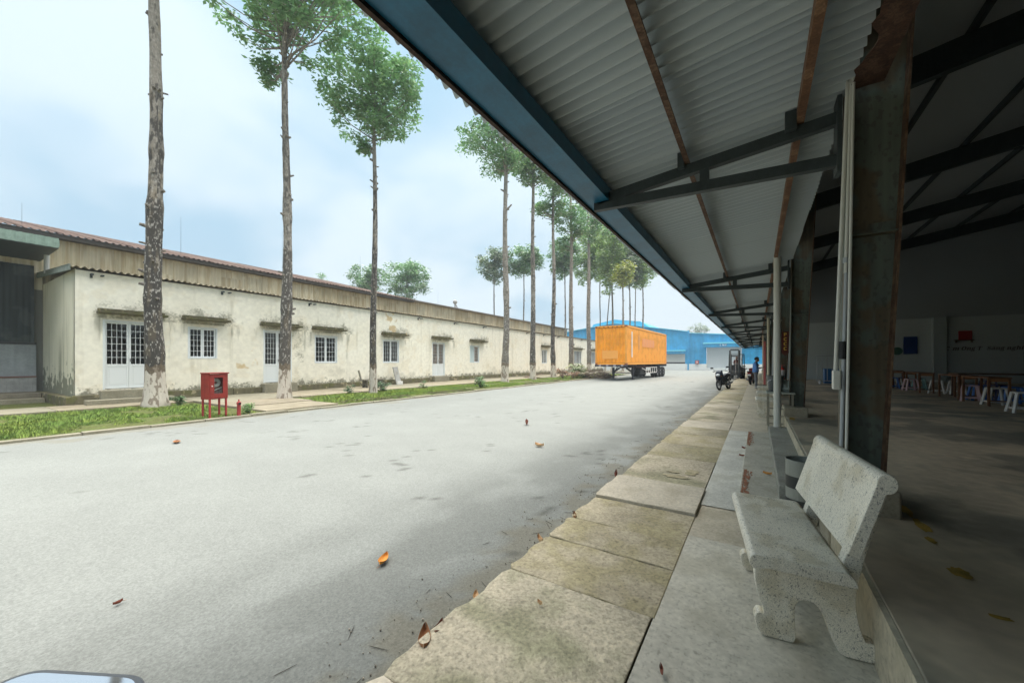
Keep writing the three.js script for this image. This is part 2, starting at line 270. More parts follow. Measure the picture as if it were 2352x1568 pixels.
{ // verge soil, terrace and path on the left
  const v = new THREE.Mesh(sheet(() => -24, () => -11.64, [...span(-14, 45, 0.5)], 24, (x, d) => 0.03 + 0.03 * fbm(x * 0.7, d * 0.7, 3, 701)), M([0.85, 0.9, 0.7], 1, { map: rep(soilT, 1.5) })); v.rotation.y = TL; v.receiveShadow = true; setting('verge', v);
  const t = setting('terrace'); t.rotation.y = TL;
  const r = rngOf(21); let d = -12;
  while (d < 54) { const l = 2.4 + r() * 0.8, e = d < 5.4 ? -16.7 : -15.35 + 0.1 * r(); part('concrete_slab', bx(-18.45, e, -0.05, 0.1 + 0.03 * r(), d, d + l - 0.02, 0.015), r() < 0.5 ? concreteOld : conc([0.66, 0.6, 0.48], 0.92, 2.7), t); d += l; }
  const p = setting('path'); p.rotation.y = TL;
  part('concrete_slab', bx(-13.4, -11.75, -0.05, 0.09, 5.62, 7.9, 0.02), conc([0.62, 0.56, 0.45], 0.92, 2.2), p);
  part('concrete_slab', bx(-15.33, -13.43, -0.05, 0.115, 5.55, 8.0, 0.02), conc([0.58, 0.52, 0.42], 0.92, 2.9), p);
}
{ // right pavement: broken slabs along the road, apron, steps
  const pv = setting('pavement');
  part('bedding', bx(-1.47, -0.49, -0.06, 0.012, -6, 60), M([0.2, 0.18, 0.14], 1, { map: rep(dirtT, 1) }), pv);
  const r = rngOf(31);
  const cuts = [-6, -4.6, -3.3, -2.1, -0.9, 0.2, 1.16, 2.25, 2.84, 3.3, 3.93, 4.78, 6.2, 7.25, 8.35, 9.3, 10.4]; let d = 10.4; while (d < 60) { d += 0.85 + r() * 0.4; cuts.push(d); }
  const kinds = { 5: 3, 6: 0, 7: 1, 8: 1, 9: 1, 10: 3, 11: 4, 12: 2, 13: 1, 14: 2, 15: 3, 16: 4 };
  for (let i = 0; i + 1 < cuts.length; i++) {
    const a = cuts[i] + 0.008, b = cuts[i + 1] - 0.008, raise = i === 10 ? 0.03 : 0, right = i === 6 ? -0.514 : r() < 0.3 ? -0.51 : -0.4985, left = -1.46;
    const sh = new THREE.Shape(); const n = i < 17 ? 14 : 5; const skew = (r() - 0.5) * 0.02;
    sh.moveTo(right, a + skew); 
    const far = [], near = []; const m = i < 17 ? 10 : 3;
    for (let k = 0; k <= m; k++) { const x = mix(right, left, k / m); near.push([x, a + (k ? (vn(x * 9, a * 7, 801) - 0.5) * 0.022 : 0) + skew * (1 - k / m)]); far.push([x, b + (vn(x * 9, b * 7, 803) - 0.5) * 0.022]); }
    near.slice(1).forEach((q) => sh.lineTo(...q));
    for (let k = 1; k < n; k++) { const t = mix(a, b, k / n); sh.lineTo(left + (i === 6 ? 0.075 : 0.05) * (fbm(t * 7, 3, 3, 807) - 0.5) - 0.02, t); }
    far.reverse().forEach((q) => sh.lineTo(...q)); sh.closePath();
    const g = new THREE.ExtrudeGeometry(sh, { depth: 0.05, bevelEnabled: true, bevelThickness: 0.008, bevelSize: 0.006, bevelSegments: 2 }); g.rotateX(-Math.PI / 2); // shape (x, d) -> x, z = -d
    g.translate(0, raise - 0.017 + 0.004 * (r() - 0.5), 0); metricUV(g); g.translate(0, 0, 0);
    const uvo = g.attributes.uv, ox = r() * 7, oy = r() * 7; for (let k = 0; k < uvo.count; k++) uvo.setXY(k, uvo.getX(k) + ox, uvo.getY(k) + oy);
    part('paving_slab', g, slabM[kinds[i] ?? Math.floor(r() * 5)], pv);
  }
  const ap = setting('apron');
  // smooth cement screed beside the slabs
  const ds = [-6, 2.1, 3.98, 4.62]; const mats = [concreteCool, conc([0.93, 0.97, 0.98], 0.85, 2.8), conc([1.06, 0.99, 0.86], 0.9, 1.7)];
  part('screed', sheet(() => -0.5, () => 0.52, span(-6, 3.5, 0.25), 8, (x, d) => 0.036 + 0.004 * (fbm(x * 2, d * 2, 3, 811) - 0.5)), mats[0], ap);
  part('screed', sheet((d) => -0.495, () => 0.52, span(3.5, 4.62, 0.2), 8, (x, d) => 0.035 + 0.004 * (fbm(x * 2, d * 2, 3, 811) - 0.5)), mats[2], ap);
  part('screed', sheet(() => -0.495, () => -0.165, span(4.3, 9.3, 0.3), 4, () => 0.043), conc([1.2, 1.24, 1.24], 0.75, 1.6), ap, 'pale cement strip between slabs and step');
  part('screed', sheet(() => -0.495, () => 0.52, span(9.2, 60, 1), 6, () => 0.038), conc([1.12, 1.05, 0.92], 0.9, 2.4), ap);
  { const rr = rngOf(47), gs = []; for (const [x, d, l, w] of [[-0.86, 5.15, 0.1, 0.2], [-0.72, 5.45, 0.16, 0.1], [-0.95, 5.35, 0.05, 0.1]]) { const s = new THREE.Shape(); for (let k = 0; k < 14; k++) { const q = k / 14 * 6.283, f = 0.5 + rr() * 0.6, px = x + w * f * Math.cos(q), py = d + l * f * Math.sin(q); k ? s.lineTo(px, py) : s.moveTo(px, py); } gs.push(metricUV(new THREE.ShapeGeometry(s).rotateX(-Math.PI / 2).translate(0, 0.0478 + 0.0015 * gs.length, 0))); } part('white_paint', gs, M([0.8, 0.76, 0.6], 0.85, { map: rep(roughSlabT, 0.5) }), pv, 'spilled pale paint on a slab').userData.kind = 'stuff'; }
  const st = setting('steps');
  part('step', bx(-0.165, 0.2, -0.02, 0.085, 4.62, 9.15, 0.012), concreteStep, st);
  part('step', bx(0.185, 0.51, -0.02, 0.22, 4.78, 9.15, 0.014), conc([0.64, 0.65, 0.62], 0.85, 1.4), st);
  // worn red paint on the low step
  const rr = rngOf(43), gs = [];
  for (let i = 0; i < 520; i++) { const d0 = 4.7 + rr() * 4.3; if (vn(d0 * 1.3, 2, 45) < 0.36) continue; const l = 0.015 + rr() * 0.06, w = 0.004 + rr() * 0.012, x = -0.145 + rr() * rr() * 0.1; const s = new THREE.Shape(); const n = 8; for (let k = 0; k < n; k++) { const a = k / n * 6.283, q = 0.55 + rr() * 0.5; const px = x + w * q * Math.cos(a), py = d0 + l * q * Math.sin(a); k ? s.lineTo(px, py) : s.moveTo(px, py); } const g = new THREE.ShapeGeometry(s).rotateX(-Math.PI / 2); g.translate(0, 0.0885 + (i % 12) * 0.0003, 0); gs.push(metricUV(g)); }
  const pm = part('red_paint', gs, M([0.68, 0.32, 0.2], 0.85, { map: rep(concT, 0.3) }), st, 'worn orange red paint flecks on step edge'); pm.userData.kind = 'stuff';
}

// ───────────── open hall on the right ─────────────
const COLS = []; for (let i = 0; i < 10; i++) COLS.push(4.1 + 5.93 * i);
{
  const fl = setting('hall_floor');
  part('floor_slab', bx(0.5, 45, -0.05, 0.37, -9, 60, 0.01), hallFloorM, fl);
  part('edge_beam', bx(0.475, 0.499, -0.03, 0.366, -9, 60), concreteCream, fl);
  // worn yellow floor marks
  const rr = rngOf(51); const spots = [[0.95, 4.05, 0.035, 0.16], [0.95, 3.72, 0.035, 0.14], [0.92, 3.45, 0.025, 0.06], [0.91, 3.0, 0.045, 0.075], [0.9, 2.57, 0.045, 0.025], [0.58, 9.3, 0.05, 0.22]]; const gs = [];
  for (const [x, d, w, l] of spots) { const s = new THREE.Shape(); for (let k = 0; k < 16; k++) { const a = k / 16 * 6.283, q = 0.7 + rr() * 0.4; const px = x + w * q * Math.cos(a) + 0, py = d + l * q * Math.sin(a); k ? s.lineTo(px, py) : s.moveTo(px, py); } const g = new THREE.ShapeGeometry(s).rotateX(-Math.PI / 2); g.translate(0, 0.374, 0); gs.push(metricUV(g)); }
  const ym = part('yellow_paint', gs, M([0.95, 0.66, 0.14], 0.8, { map: rep(roughSlabT, 0.4) }), fl, 'worn yellow paint marks along floor edge');
}
const hall = thing('open_hall', 'dark open sided hall with tall steel columns on the right', 'hall');
{
  const colH = 6.6;
  COLS.forEach((D, i) => {
    if (i > 4) { const c = part('column', bx(0.6, 0.85, 0.37, 3.9, D - 0.1, D + 0.1), columnM, hall); part('base', bx(0.47, 0.88, 0.05, 0.55, D - 0.3, D + 0.3, 0.015), concretePlinth, c); return; }
    const w = new THREE.Shape(); w.moveTo(0.585, 0.5); w.lineTo(0.81, 0.5); w.lineTo(1.085, colH); w.lineTo(0.653, colH); w.closePath();
    const web = metricUV(new THREE.ExtrudeGeometry(w, { depth: 0.012, bevelEnabled: false })); web.translate(0, 0, -D);
    const c = part('column', web, columnM, hall);
    const fl = (a, b, wd) => bar(V(a, 0.5, D), V(b, colH, D), 0.016, wd);
    const flange = (xa, xb) => { const g = metricUV(new THREE.BoxGeometry(0.016, Math.hypot(colH - 0.5, xb - xa), 0.2)); g.rotateZ(-Math.atan2(xb - xa, colH - 0.5)); g.translate((xa + xb) / 2, (0.5 + colH) / 2, -D); return g; };
    part('outer_flange', flange(0.578, 0.645), columnM, c); part('inner_flange', flange(0.818, 1.093), M([0.62, 0.56, 0.46], 0.8, { map: rep(rustT, 1.3) }), c);
    part('stiffener', [bx(0.6, 0.9, 2.5, 2.512, D - 0.09, D + 0.09)], columnM, c);
    part('base', bx(0.46, 0.87, 0.0, 0.56, D - 0.32, D + 0.32, 0.02), concretePlinth, c);
    part('rafter', [bar(V(0.75, colH, D), V(22, 10.4, D), 0.16, 0.5), bar(V(22, 10.4, D), V(45, colH - 0.3, D), 0.16, 0.5)], darkSteel, c);
  });
  // roof, walls
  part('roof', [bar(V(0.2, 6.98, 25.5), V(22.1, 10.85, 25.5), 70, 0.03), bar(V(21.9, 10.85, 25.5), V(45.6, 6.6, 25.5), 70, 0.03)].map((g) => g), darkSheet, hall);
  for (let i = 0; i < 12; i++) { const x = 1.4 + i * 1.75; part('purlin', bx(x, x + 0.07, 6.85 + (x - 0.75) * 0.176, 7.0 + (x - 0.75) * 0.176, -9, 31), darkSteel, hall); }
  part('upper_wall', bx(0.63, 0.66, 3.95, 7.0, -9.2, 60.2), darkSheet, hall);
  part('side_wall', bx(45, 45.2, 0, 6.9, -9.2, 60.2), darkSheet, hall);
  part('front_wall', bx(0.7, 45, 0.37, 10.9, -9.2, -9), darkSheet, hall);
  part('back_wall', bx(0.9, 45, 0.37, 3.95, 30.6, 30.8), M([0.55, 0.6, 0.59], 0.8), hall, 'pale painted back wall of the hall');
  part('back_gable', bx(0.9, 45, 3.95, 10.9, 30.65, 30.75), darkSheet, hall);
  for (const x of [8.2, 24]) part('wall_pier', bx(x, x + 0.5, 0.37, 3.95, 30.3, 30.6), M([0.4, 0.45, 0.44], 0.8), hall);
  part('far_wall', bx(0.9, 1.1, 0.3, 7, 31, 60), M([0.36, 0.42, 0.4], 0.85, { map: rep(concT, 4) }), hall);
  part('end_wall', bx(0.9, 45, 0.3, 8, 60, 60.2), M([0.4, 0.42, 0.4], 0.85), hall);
  // conduits clipped to the near column
  const D = 3.93;
  const cond = (x0, y0, x1, y1, r, m, d = D) => part('conduit', tube(V(x0, y0, d), V(x1, y1, d), r, r, 12), m, hall);
  cond(0.525, 1.42, 0.6, 3.72, 0.0135, pvc, 3.95); cond(0.55, 0.4, 0.588, 2.2, 0.013, pvcGrey, 3.94); cond(0.585, 2.2, 0.622, 3.8, 0.012, pvc, 3.94); cond(0.578, 0.4, 0.63, 3.9, 0.0105, pvc, 3.9);
  part('switch_box', bx(0.505, 0.55, 1.28, 1.43, D - 0.03, D + 0.05, 0.008), pvc, hall); part('coupling', tube(V(0.566, 1.52, 3.94), V(0.568, 1.66, 3.94), 0.023, 0.023, 12), black, hall);
  part('coupling', tube(V(0.586, 2.28, 3.94), V(0.587, 2.32, 3.94), 0.02, 0.02, 12), pvcGrey, hall);
}

// ───────────── canopy ─────────────
const canopy = thing('canopy', 'long corrugated metal canopy with blue eave beam over the walkway', 'canopy');
{
  const D0 = -6, D1 = 58.6, yAt = (x) => 3.47 + 0.1 * (x + 1.62);
  // one corrugated sheet, ribs running down the slope
  const corrugated = (len, wid, wave, amp, per) => { const n = Math.round(wid / wave) * per, pos = [], uv = [], idx = []; for (let i = 0; i <= n; i++) { const z = wid * i / n, a = amp * Math.cos(2 * Math.PI * z / wave); pos.push(0, a, -z, len, a, -z); uv.push(0, z, len, z); if (i) { const q = 2 * i; idx.push(q - 2, q - 1, q + 1, q - 2, q + 1, q); } } const g = new THREE.BufferGeometry(); g.setAttribute('position', new THREE.Float32BufferAttribute(pos, 3)); g.setAttribute('uv', new THREE.Float32BufferAttribute(uv, 2)); g.setIndex(idx); g.computeVertexNormals(); return g; };
  const W = 1.022; const sh = corrugated(2.51, W, 0.1136, 0.03, 12); const tilt = Math.atan(0.1); const r = rngOf(61);
  const mats = [sheetM, M([0.45, 0.51, 0.54], 0.6), M([0.49, 0.55, 0.57], 0.6)];
  for (let d = D0, i = 0; d < D1; d += W - 0.03, i++) { const m = part('roof_sheet', sh, mats[Math.floor(r() * 3)], canopy); m.position.set(-1.86, yAt(-1.86) + 0.02 + (i % 2) * 0.018 - 0.009, -d); m.rotation.z = tilt + (r() - 0.5) * 0.004; }
  part('eave_beam', [bx(-1.62, -1.6, 3.275, 3.44, D0, D1), bx(-1.6, -1.37, 3.275, 3.29, D0, D1), bx(-1.385, -1.37, 3.29, 3.42, D0, D1)], beamM, canopy, 'dark blue steel eave beam');
  part('eave_angle', [bx(-1.652, -1.622, 3.25, 3.27, D0, D1), bx(-1.652, -1.645, 3.27, 3.33, D0, D1)], M([0.3, 0.25, 0.22], 0.8, { map: rep(rustT, 1.4) }), canopy);
  part('purlin', [bx(-0.6, -0.585, yAt(-0.6) - 0.11, yAt(-0.6) - 0.028, D0, D1), bx(-0.6, -0.555, yAt(-0.6) - 0.125, yAt(-0.6) - 0.11, D0, D1)], M([0.62, 0.55, 0.5], 0.9, { map: rep(rustT, 0.9) }), canopy, 'rusty red purlin');
  part('purlin', [bx(0.28, 0.295, yAt(0.28) - 0.11, yAt(0.28) - 0.028, D0, D1), bx(0.28, 0.335, yAt(0.28) - 0.125, yAt(0.28) - 0.11, D0, D1)], M([0.95, 0.78, 0.6], 0.9, { map: rep(rustT, 0.6) }), canopy, 'rusty orange purlin');
  // ragged rusted flashing at the inner edge near the first column
  { const s = new THREE.Shape(); const rr = rngOf(67); s.moveTo(0.4, 0); const n = 40; for (let i = 0; i <= n; i++) { const t = i / n; s.lineTo(0.46 + 0.14 * fbm(t * 14, 4, 3, 69) - 0.02 + 0.04 * rr(), t * 2.6); } s.lineTo(0.72, 2.6); s.lineTo(0.72, 0); s.closePath(); const g = new THREE.ExtrudeGeometry(s, { depth: 0.004, bevelEnabled: false }).rotateX(-Math.PI / 2); g.translate(0.1, 3.66, -1.4); part('rusted_flashing', metricUV(g), M([0.45, 0.36, 0.32], 0.95, { map: rep(rustT, 0.5) }), canopy, 'ragged rusted flashing'); }
  for (const D of COLS) {
    const b = part('bracket', [bar(V(-1.5, 3.3, D), V(0.58, 3.51, D), 0.07, 0.1), bar(V(-1.54, 3.24, D), V(0.58, 3.16, D), 0.07, 0.095)], darkSteel, canopy);
    part('strut', bx(-0.47, -0.39, 3.21, 3.41, D - 0.03, D + 0.03), darkSteel, b); part('fixing_plate', bx(0.545, 0.575, 3.05, 3.66, D - 0.09, D + 0.09), darkSteel, b);
    part('cleat', bx(-0.66, -0.6, 3.4, 3.55, D - 0.09, D - 0.03), darkSteel, b); part('cleat', bx(0.2, 0.28, 3.48, 3.64, D - 0.1, D - 0.04), darkSteel, b);
  }
}
{ // rain pipes standing on the step and apron
  const pp = (x, d, y0, r, m, lab, lean = 0) => { const t = thing('rain_pipe', lab, 'pipe', V(x, y0, d)); part('pipe', tube(P3(0, 0, 0), P3(lean, 3.56 - y0, 0), r, r, 16), m, t); part('collar', tube(P3(lean * 0.62, (3.56 - y0) * 0.62, 0), P3(lean * 0.63, (3.56 - y0) * 0.63, 0), r * 1.12, r * 1.12, 16), m, t); };
  pp(0.33, 9.08, 0.22, 0.062, pvc, 'thick pale rain pipe standing on the grey step');
  pp(0.44, 15.5, 0.05, 0.03, pvcGrey, 'thin grey pipe leaning beside the yellow lettered sign', 0.2);
  pp(0.44, 21.5, 0.04, 0.06, M([0.6, 0.57, 0.44], 0.6), 'cream rain pipe behind the man in blue');
  pp(0.52, 19.5, 0.04, 0.03, pvcGrey, 'slim grey pipe between the cream pipe and third column', 0.1);
  pp(0.36, 33, 0.04, 0.06, M([0.55, 0.5, 0.4], 0.6), 'cream rain pipe farthest along the walkway');
  const t = thing('red_post', 'faded red painted post beside the walkway', 'post', V(0.37, 0.04, 27.5)); part('post', bx(-0.06, 0.06, 0, 2.7, -0.05, 0.05, 0.01), M([0.6, 0.16, 0.16], 0.7), t); part('foot', bx(-0.09, 0.09, 0, 0.08, -0.08, 0.08, 0.01), concreteOld, t);
}

// ───────────── left buildings ─────────────
function corrSheet(len, wid, wave, amp, per) {          // wave along x (width), length along y
  const n = Math.round(wid / wave) * per, pos = [], uv = [], idx = [];
  for (let i = 0; i <= n; i++) { const x = wid * i / n, a = amp * Math.cos(2 * Math.PI * x / wave); pos.push(x, 0, a, x, len, a); uv.push(x, 0, x, len); if (i) { const q = 2 * i; idx.push(q - 2, q, q + 1, q - 2, q + 1, q - 1); } }
  const g = new THREE.BufferGeometry(); g.setAttribute('position', new THREE.Float32BufferAttribute(pos, 3)); g.setAttribute('uv', new THREE.Float32BufferAttribute(uv, 2)); g.setIndex(idx); g.computeVertexNormals(); return g;
}
function uvShift(g, ox, oy) { const c = g.clone(), u = c.attributes.uv; for (let k = 0; k < u.count; k++) u.setXY(k, u.getX(k) + ox, u.getY(k) + oy); return c; }
const long = thing('long_building', 'low cream plastered building with barred windows and stained hoods', 'building', null, TL);
{
  const X = -18.5, T = 0.22;
  const O = [];                                         // openings: [d0,d1,y0,y1]
  const doors = [[3.7, 5.0, 0.56, 2.92], [8.72, 9.98, 0.54, 2.93], [19.6, 20.9, 0.5, 2.86]];
  const wins = [[6.0, 6.97, 1.62, 2.87], [11.12, 12.37, 1.43, 2.84], [15.37, 16.62, 1.43, 2.84], [23.84, 25.1, 1.42, 2.8], [36.4, 37.6, 1.3, 2.78], [45.5, 48.0, 1.25, 2.86], [51.2, 53.6, 1.22, 2.84]];
  O.push(...doors, ...wins);
  const wallSeg = (d0, d1, tx) => {
    const s = new THREE.Shape(); s.moveTo(d0, 0.1); s.lineTo(d1, 0.1); s.lineTo(d1, 4.5); s.lineTo(d0, 4.5); s.closePath();
    for (const [a, b, y0, y1] of O) if (a >= d0 && b <= d1) { const h = new THREE.Path(); h.moveTo(a, y0); h.lineTo(a, y1); h.lineTo(b, y1); h.lineTo(b, y0); h.closePath(); s.holes.push(h); }
    const g = new THREE.ExtrudeGeometry(s, { depth: T, bevelEnabled: false }); const uv = g.attributes.uv, p = g.attributes.position;
    for (let i = 0; i < uv.count; i++) uv.setXY(i, (p.getX(i) - d0) / (d1 - d0), p.getY(i) / 4.6);
    g.applyMatrix4(new THREE.Matrix4().makeBasis(P3(0, 0, -1), P3(0, 1, 0), P3(1, 0, 0))); g.translate(X - T, 0, 0); return g;
  };
  part('wall', wallSeg(3.08, 25.4, plasterA), M([0.96, 0.955, 0.94], 0.93, { map: plasterA }), long);
  part('wall', wallSeg(25.4, 57, plasterB), M([0.96, 0.955, 0.94], 0.93, { map: plasterB }), long);
  { const g = new THREE.BoxGeometry(5.05, 4.45, 0.2); const uv = g.attributes.uv; g.translate(X - 2.53, 2.3, -3.18); part('end_wall', g, M([0.9, 0.92, 0.9], 0.93, { map: plasterEnd }), long); }
  part('end_wall', bx(X - 5, X - T, 0.1, 4.5, 56.8, 57), concreteCream, long);
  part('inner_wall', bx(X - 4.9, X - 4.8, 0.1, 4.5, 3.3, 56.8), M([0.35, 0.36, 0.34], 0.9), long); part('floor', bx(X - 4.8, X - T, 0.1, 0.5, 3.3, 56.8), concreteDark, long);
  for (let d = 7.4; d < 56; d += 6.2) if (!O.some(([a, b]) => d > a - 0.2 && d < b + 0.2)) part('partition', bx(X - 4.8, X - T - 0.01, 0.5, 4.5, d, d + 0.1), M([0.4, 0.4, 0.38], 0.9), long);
  // mouldy plinth in lengths
  const r = rngOf(71); let d = 2.98; let i = 0;
  while (d < 56) { const l = Math.min(3 + r() * 2, 57.05 - d); part('plinth', bx(X - 0.02, X + 0.1 + 0.05 * r(), -0.02, 0.36 + 0.06 * r(), d, d + l - 0.01, 0.02), M([0.95, 0.93, 0.85], 0.95, { map: rep(plinthT, 9, 0.9) }), long); d += l; i++; }
  part('plinth', bx(X - 5, X + 0.12, -0.02, 0.36, 2.86, 3.07, 0.02), M([0.95, 0.93, 0.85], 0.95, { map: rep(plinthT, 9, 0.9) }), long);
  // stains of moss and grit on the projecting hoods are in the concrete
  const hoodM = M([0.62, 0.6, 0.5], 0.95, { map: rep(plinthT, 5, 0.8) });
  for (const [a, b] of HOODS) { const h = part('hood', bx(X - 0.02, X + 0.42, 3.12, 3.2, a, b, 0.015), hoodM, long); part('hood_lip', bx(X + 0.002, X + 0.14, 3.2, 3.3, a + 0.02, b - 0.02, 0.02), hoodM, h); }
  // joinery
  const barM = whitePaint;
  const leaf = (par, d0, d1, y0, y1, nx, ny, solid, near) => {
    const fr = 0.05, x = X - 0.1;
    part('frame', [bx(x, x + 0.05, y0, y1, d0, d0 + fr), bx(x, x + 0.05, y0, y1, d1 - fr, d1), bx(x, x + 0.05, y1 - fr, y1, d0 + fr, d1 - fr), bx(x, x + 0.05, y0, y0 + fr, d0 + fr, d1 - fr)], whitePaint, par);
    let g0 = y0 + fr;
    if (solid) { part('panel', bx(x + 0.01, x + 0.035, y0 + fr, y0 + solid - 0.04, d0 + fr, d1 - fr), whitePaint, par); part('panel_moulding', bx(x + 0.035, x + 0.043, y0 + fr + 0.08, y0 + solid - 0.12, d0 + fr + 0.06, d1 - fr - 0.06, 0.003), whitePaint, par); part('rail', bx(x, x + 0.05, y0 + solid - 0.04, y0 + solid + 0.04, d0 + fr, d1 - fr), whitePaint, par); g0 = y0 + solid + 0.04; }
    part('pane', bx(x + 0.012, x + 0.016, g0, y1 - fr, d0 + fr, d1 - fr), glass, par);
    for (let k = 1; k < nx; k++) { const z = mix(d0 + fr, d1 - fr, k / nx); part('bar', bx(x + 0.03, x + 0.042, g0, y1 - fr, z - 0.007, z + 0.007), barM, par); }
    for (let k = 1; k < ny; k++) { const y = mix(g0, y1 - fr, k / ny); part('bar', bx(x + 0.026, x + 0.036, y - 0.007, y + 0.007, d0 + fr, d1 - fr), barM, par); }
  };
  doors.forEach(([a, b, y0, y1], k) => {
    const g = new THREE.Group(); g.name = 'door'; long.add(g); const m = (a + b) / 2;
    part('door_frame', [bx(X - 0.13, X + 0.012, y0, y1, a, a + 0.05), bx(X - 0.13, X + 0.012, y0, y1, b - 0.05, b), bx(X - 0.13, X + 0.012, y1 - 0.05, y1, a + 0.05, b - 0.05)], whitePaint, g);
    leaf(g, a + 0.055, m - 0.004, y0 + 0.02, y1 - 0.055, 4, 6, 0.8); leaf(g, m + 0.004, b - 0.055, y0 + 0.02, y1 - 0.055, 4, 6, 0.8);
    part('handle', bx(X - 0.05, X - 0.02, 1.5, 1.62, m + 0.02, m + 0.05, 0.005), chrome, g);
    part('threshold', bx(X - 0.15, X + 0.35, 0.1, y0 - 0.03, a - 0.1, b + 0.1, 0.02), concreteOld, g); if (k === 0) part('threshold', bx(X + 0.36, X + 0.75, 0.05, 0.26, a - 0.5, b + 0.4, 0.02), concreteOld, g);
  });
  wins.forEach(([a, b, y0, y1], k) => {
    const g = new THREE.Group(); g.name = 'window'; long.add(g); const m = (a + b) / 2;
    part('window_frame', [bx(X - 0.13, X + 0.01, y0, y1, a, a + 0.04), bx(X - 0.13, X + 0.01, y0, y1, b - 0.04, b), bx(X - 0.13, X + 0.01, y1 - 0.04, y1, a + 0.04, b - 0.04), bx(X - 0.13, X + 0.012, y0, y0 + 0.04, a + 0.04, b - 0.04)], whitePaint, g);
    if (k < 5) { if (k === 3) part('shutter', bx(X - 0.1, X - 0.06, y0 + 0.045, y1 - 0.045, a + 0.045, m - 0.01), M([0.5, 0.6, 0.62], 0.6), g); else leaf(g, a + 0.045, m - 0.002, y0 + 0.045, y1 - 0.045, 3, 5, 0); leaf(g, m + 0.002, b - 0.045, y0 + 0.045, y1 - 0.045, 3, 5, 0); }
    else { part('pane', bx(X - 0.09, X - 0.086, y0 + 0.04, y1 - 0.04, a + 0.04, b - 0.04), glass, g); for (let q = 1; q < 5; q++) { const z = mix(a, b, q / 5); part('bar', bx(X - 0.07, X - 0.03, y0 + 0.04, y1 - 0.04, z - 0.06, z + 0.06), whitePaint, g); } }
  });
  // corrugated roof of the lean-to: front edge shows its waves
  const sh = corrSheet(5.5, 1.06, 0.177, 0.03, 8), rs = M([0.42, 0.4, 0.34], 0.95, { map: rep(cladT, 5, 3) }); const rr = rngOf(73);
  const n = 53; for (let k = 0; k < n; k++) { const m = part('roof_sheet', sh, rs, long); m.rotation.set(0, 0, 0); m.matrixAutoUpdate = true;
    const b = new THREE.Matrix4().makeBasis(P3(0, 0, -1), P3(-Math.cos(0.07), Math.sin(0.07), 0), P3(Math.sin(0.07), Math.cos(0.07), 0)); b.setPosition(X + 0.2, 4.56 + (rr() - 0.5) * 0.012, -(2.9 + k * 1.03)); m.applyMatrix4(b); }
  part('wall_plate', bx(X - 0.2, X + 0.02, 4.5, 4.54, 3.1, 57), M([0.06, 0.055, 0.05], 0.9), long);
  part('barge_board', [bar(P3(X + 0.2, 4.52, -2.93), P3(X - 5.0, 4.86, -2.93), 0.04, 0.2)], M([0.36, 0.42, 0.38], 0.8, { map: rep(metalT, 1) }), long);
  for (let k = 0; k < 15; k++) { const dd = 3.4 + k * 3.7; part('eave_bracket', [bx(X + 0.002, X + 0.2, 4.36, 4.41, dd, dd + 0.06), bx(X + 0.002, X + 0.05, 4.28, 4.36, dd, dd + 0.06), bx(X + 0.002, X + 0.2, 4.36, 4.4, dd + 0.24, dd + 0.3)], darkSteel, long).userData.kind = 'stuff'; }
}
const mainB = thing('warehouse', 'long warehouse with beige ribbed cladding and rusted roof behind the cream building', 'warehouse', null, TL);
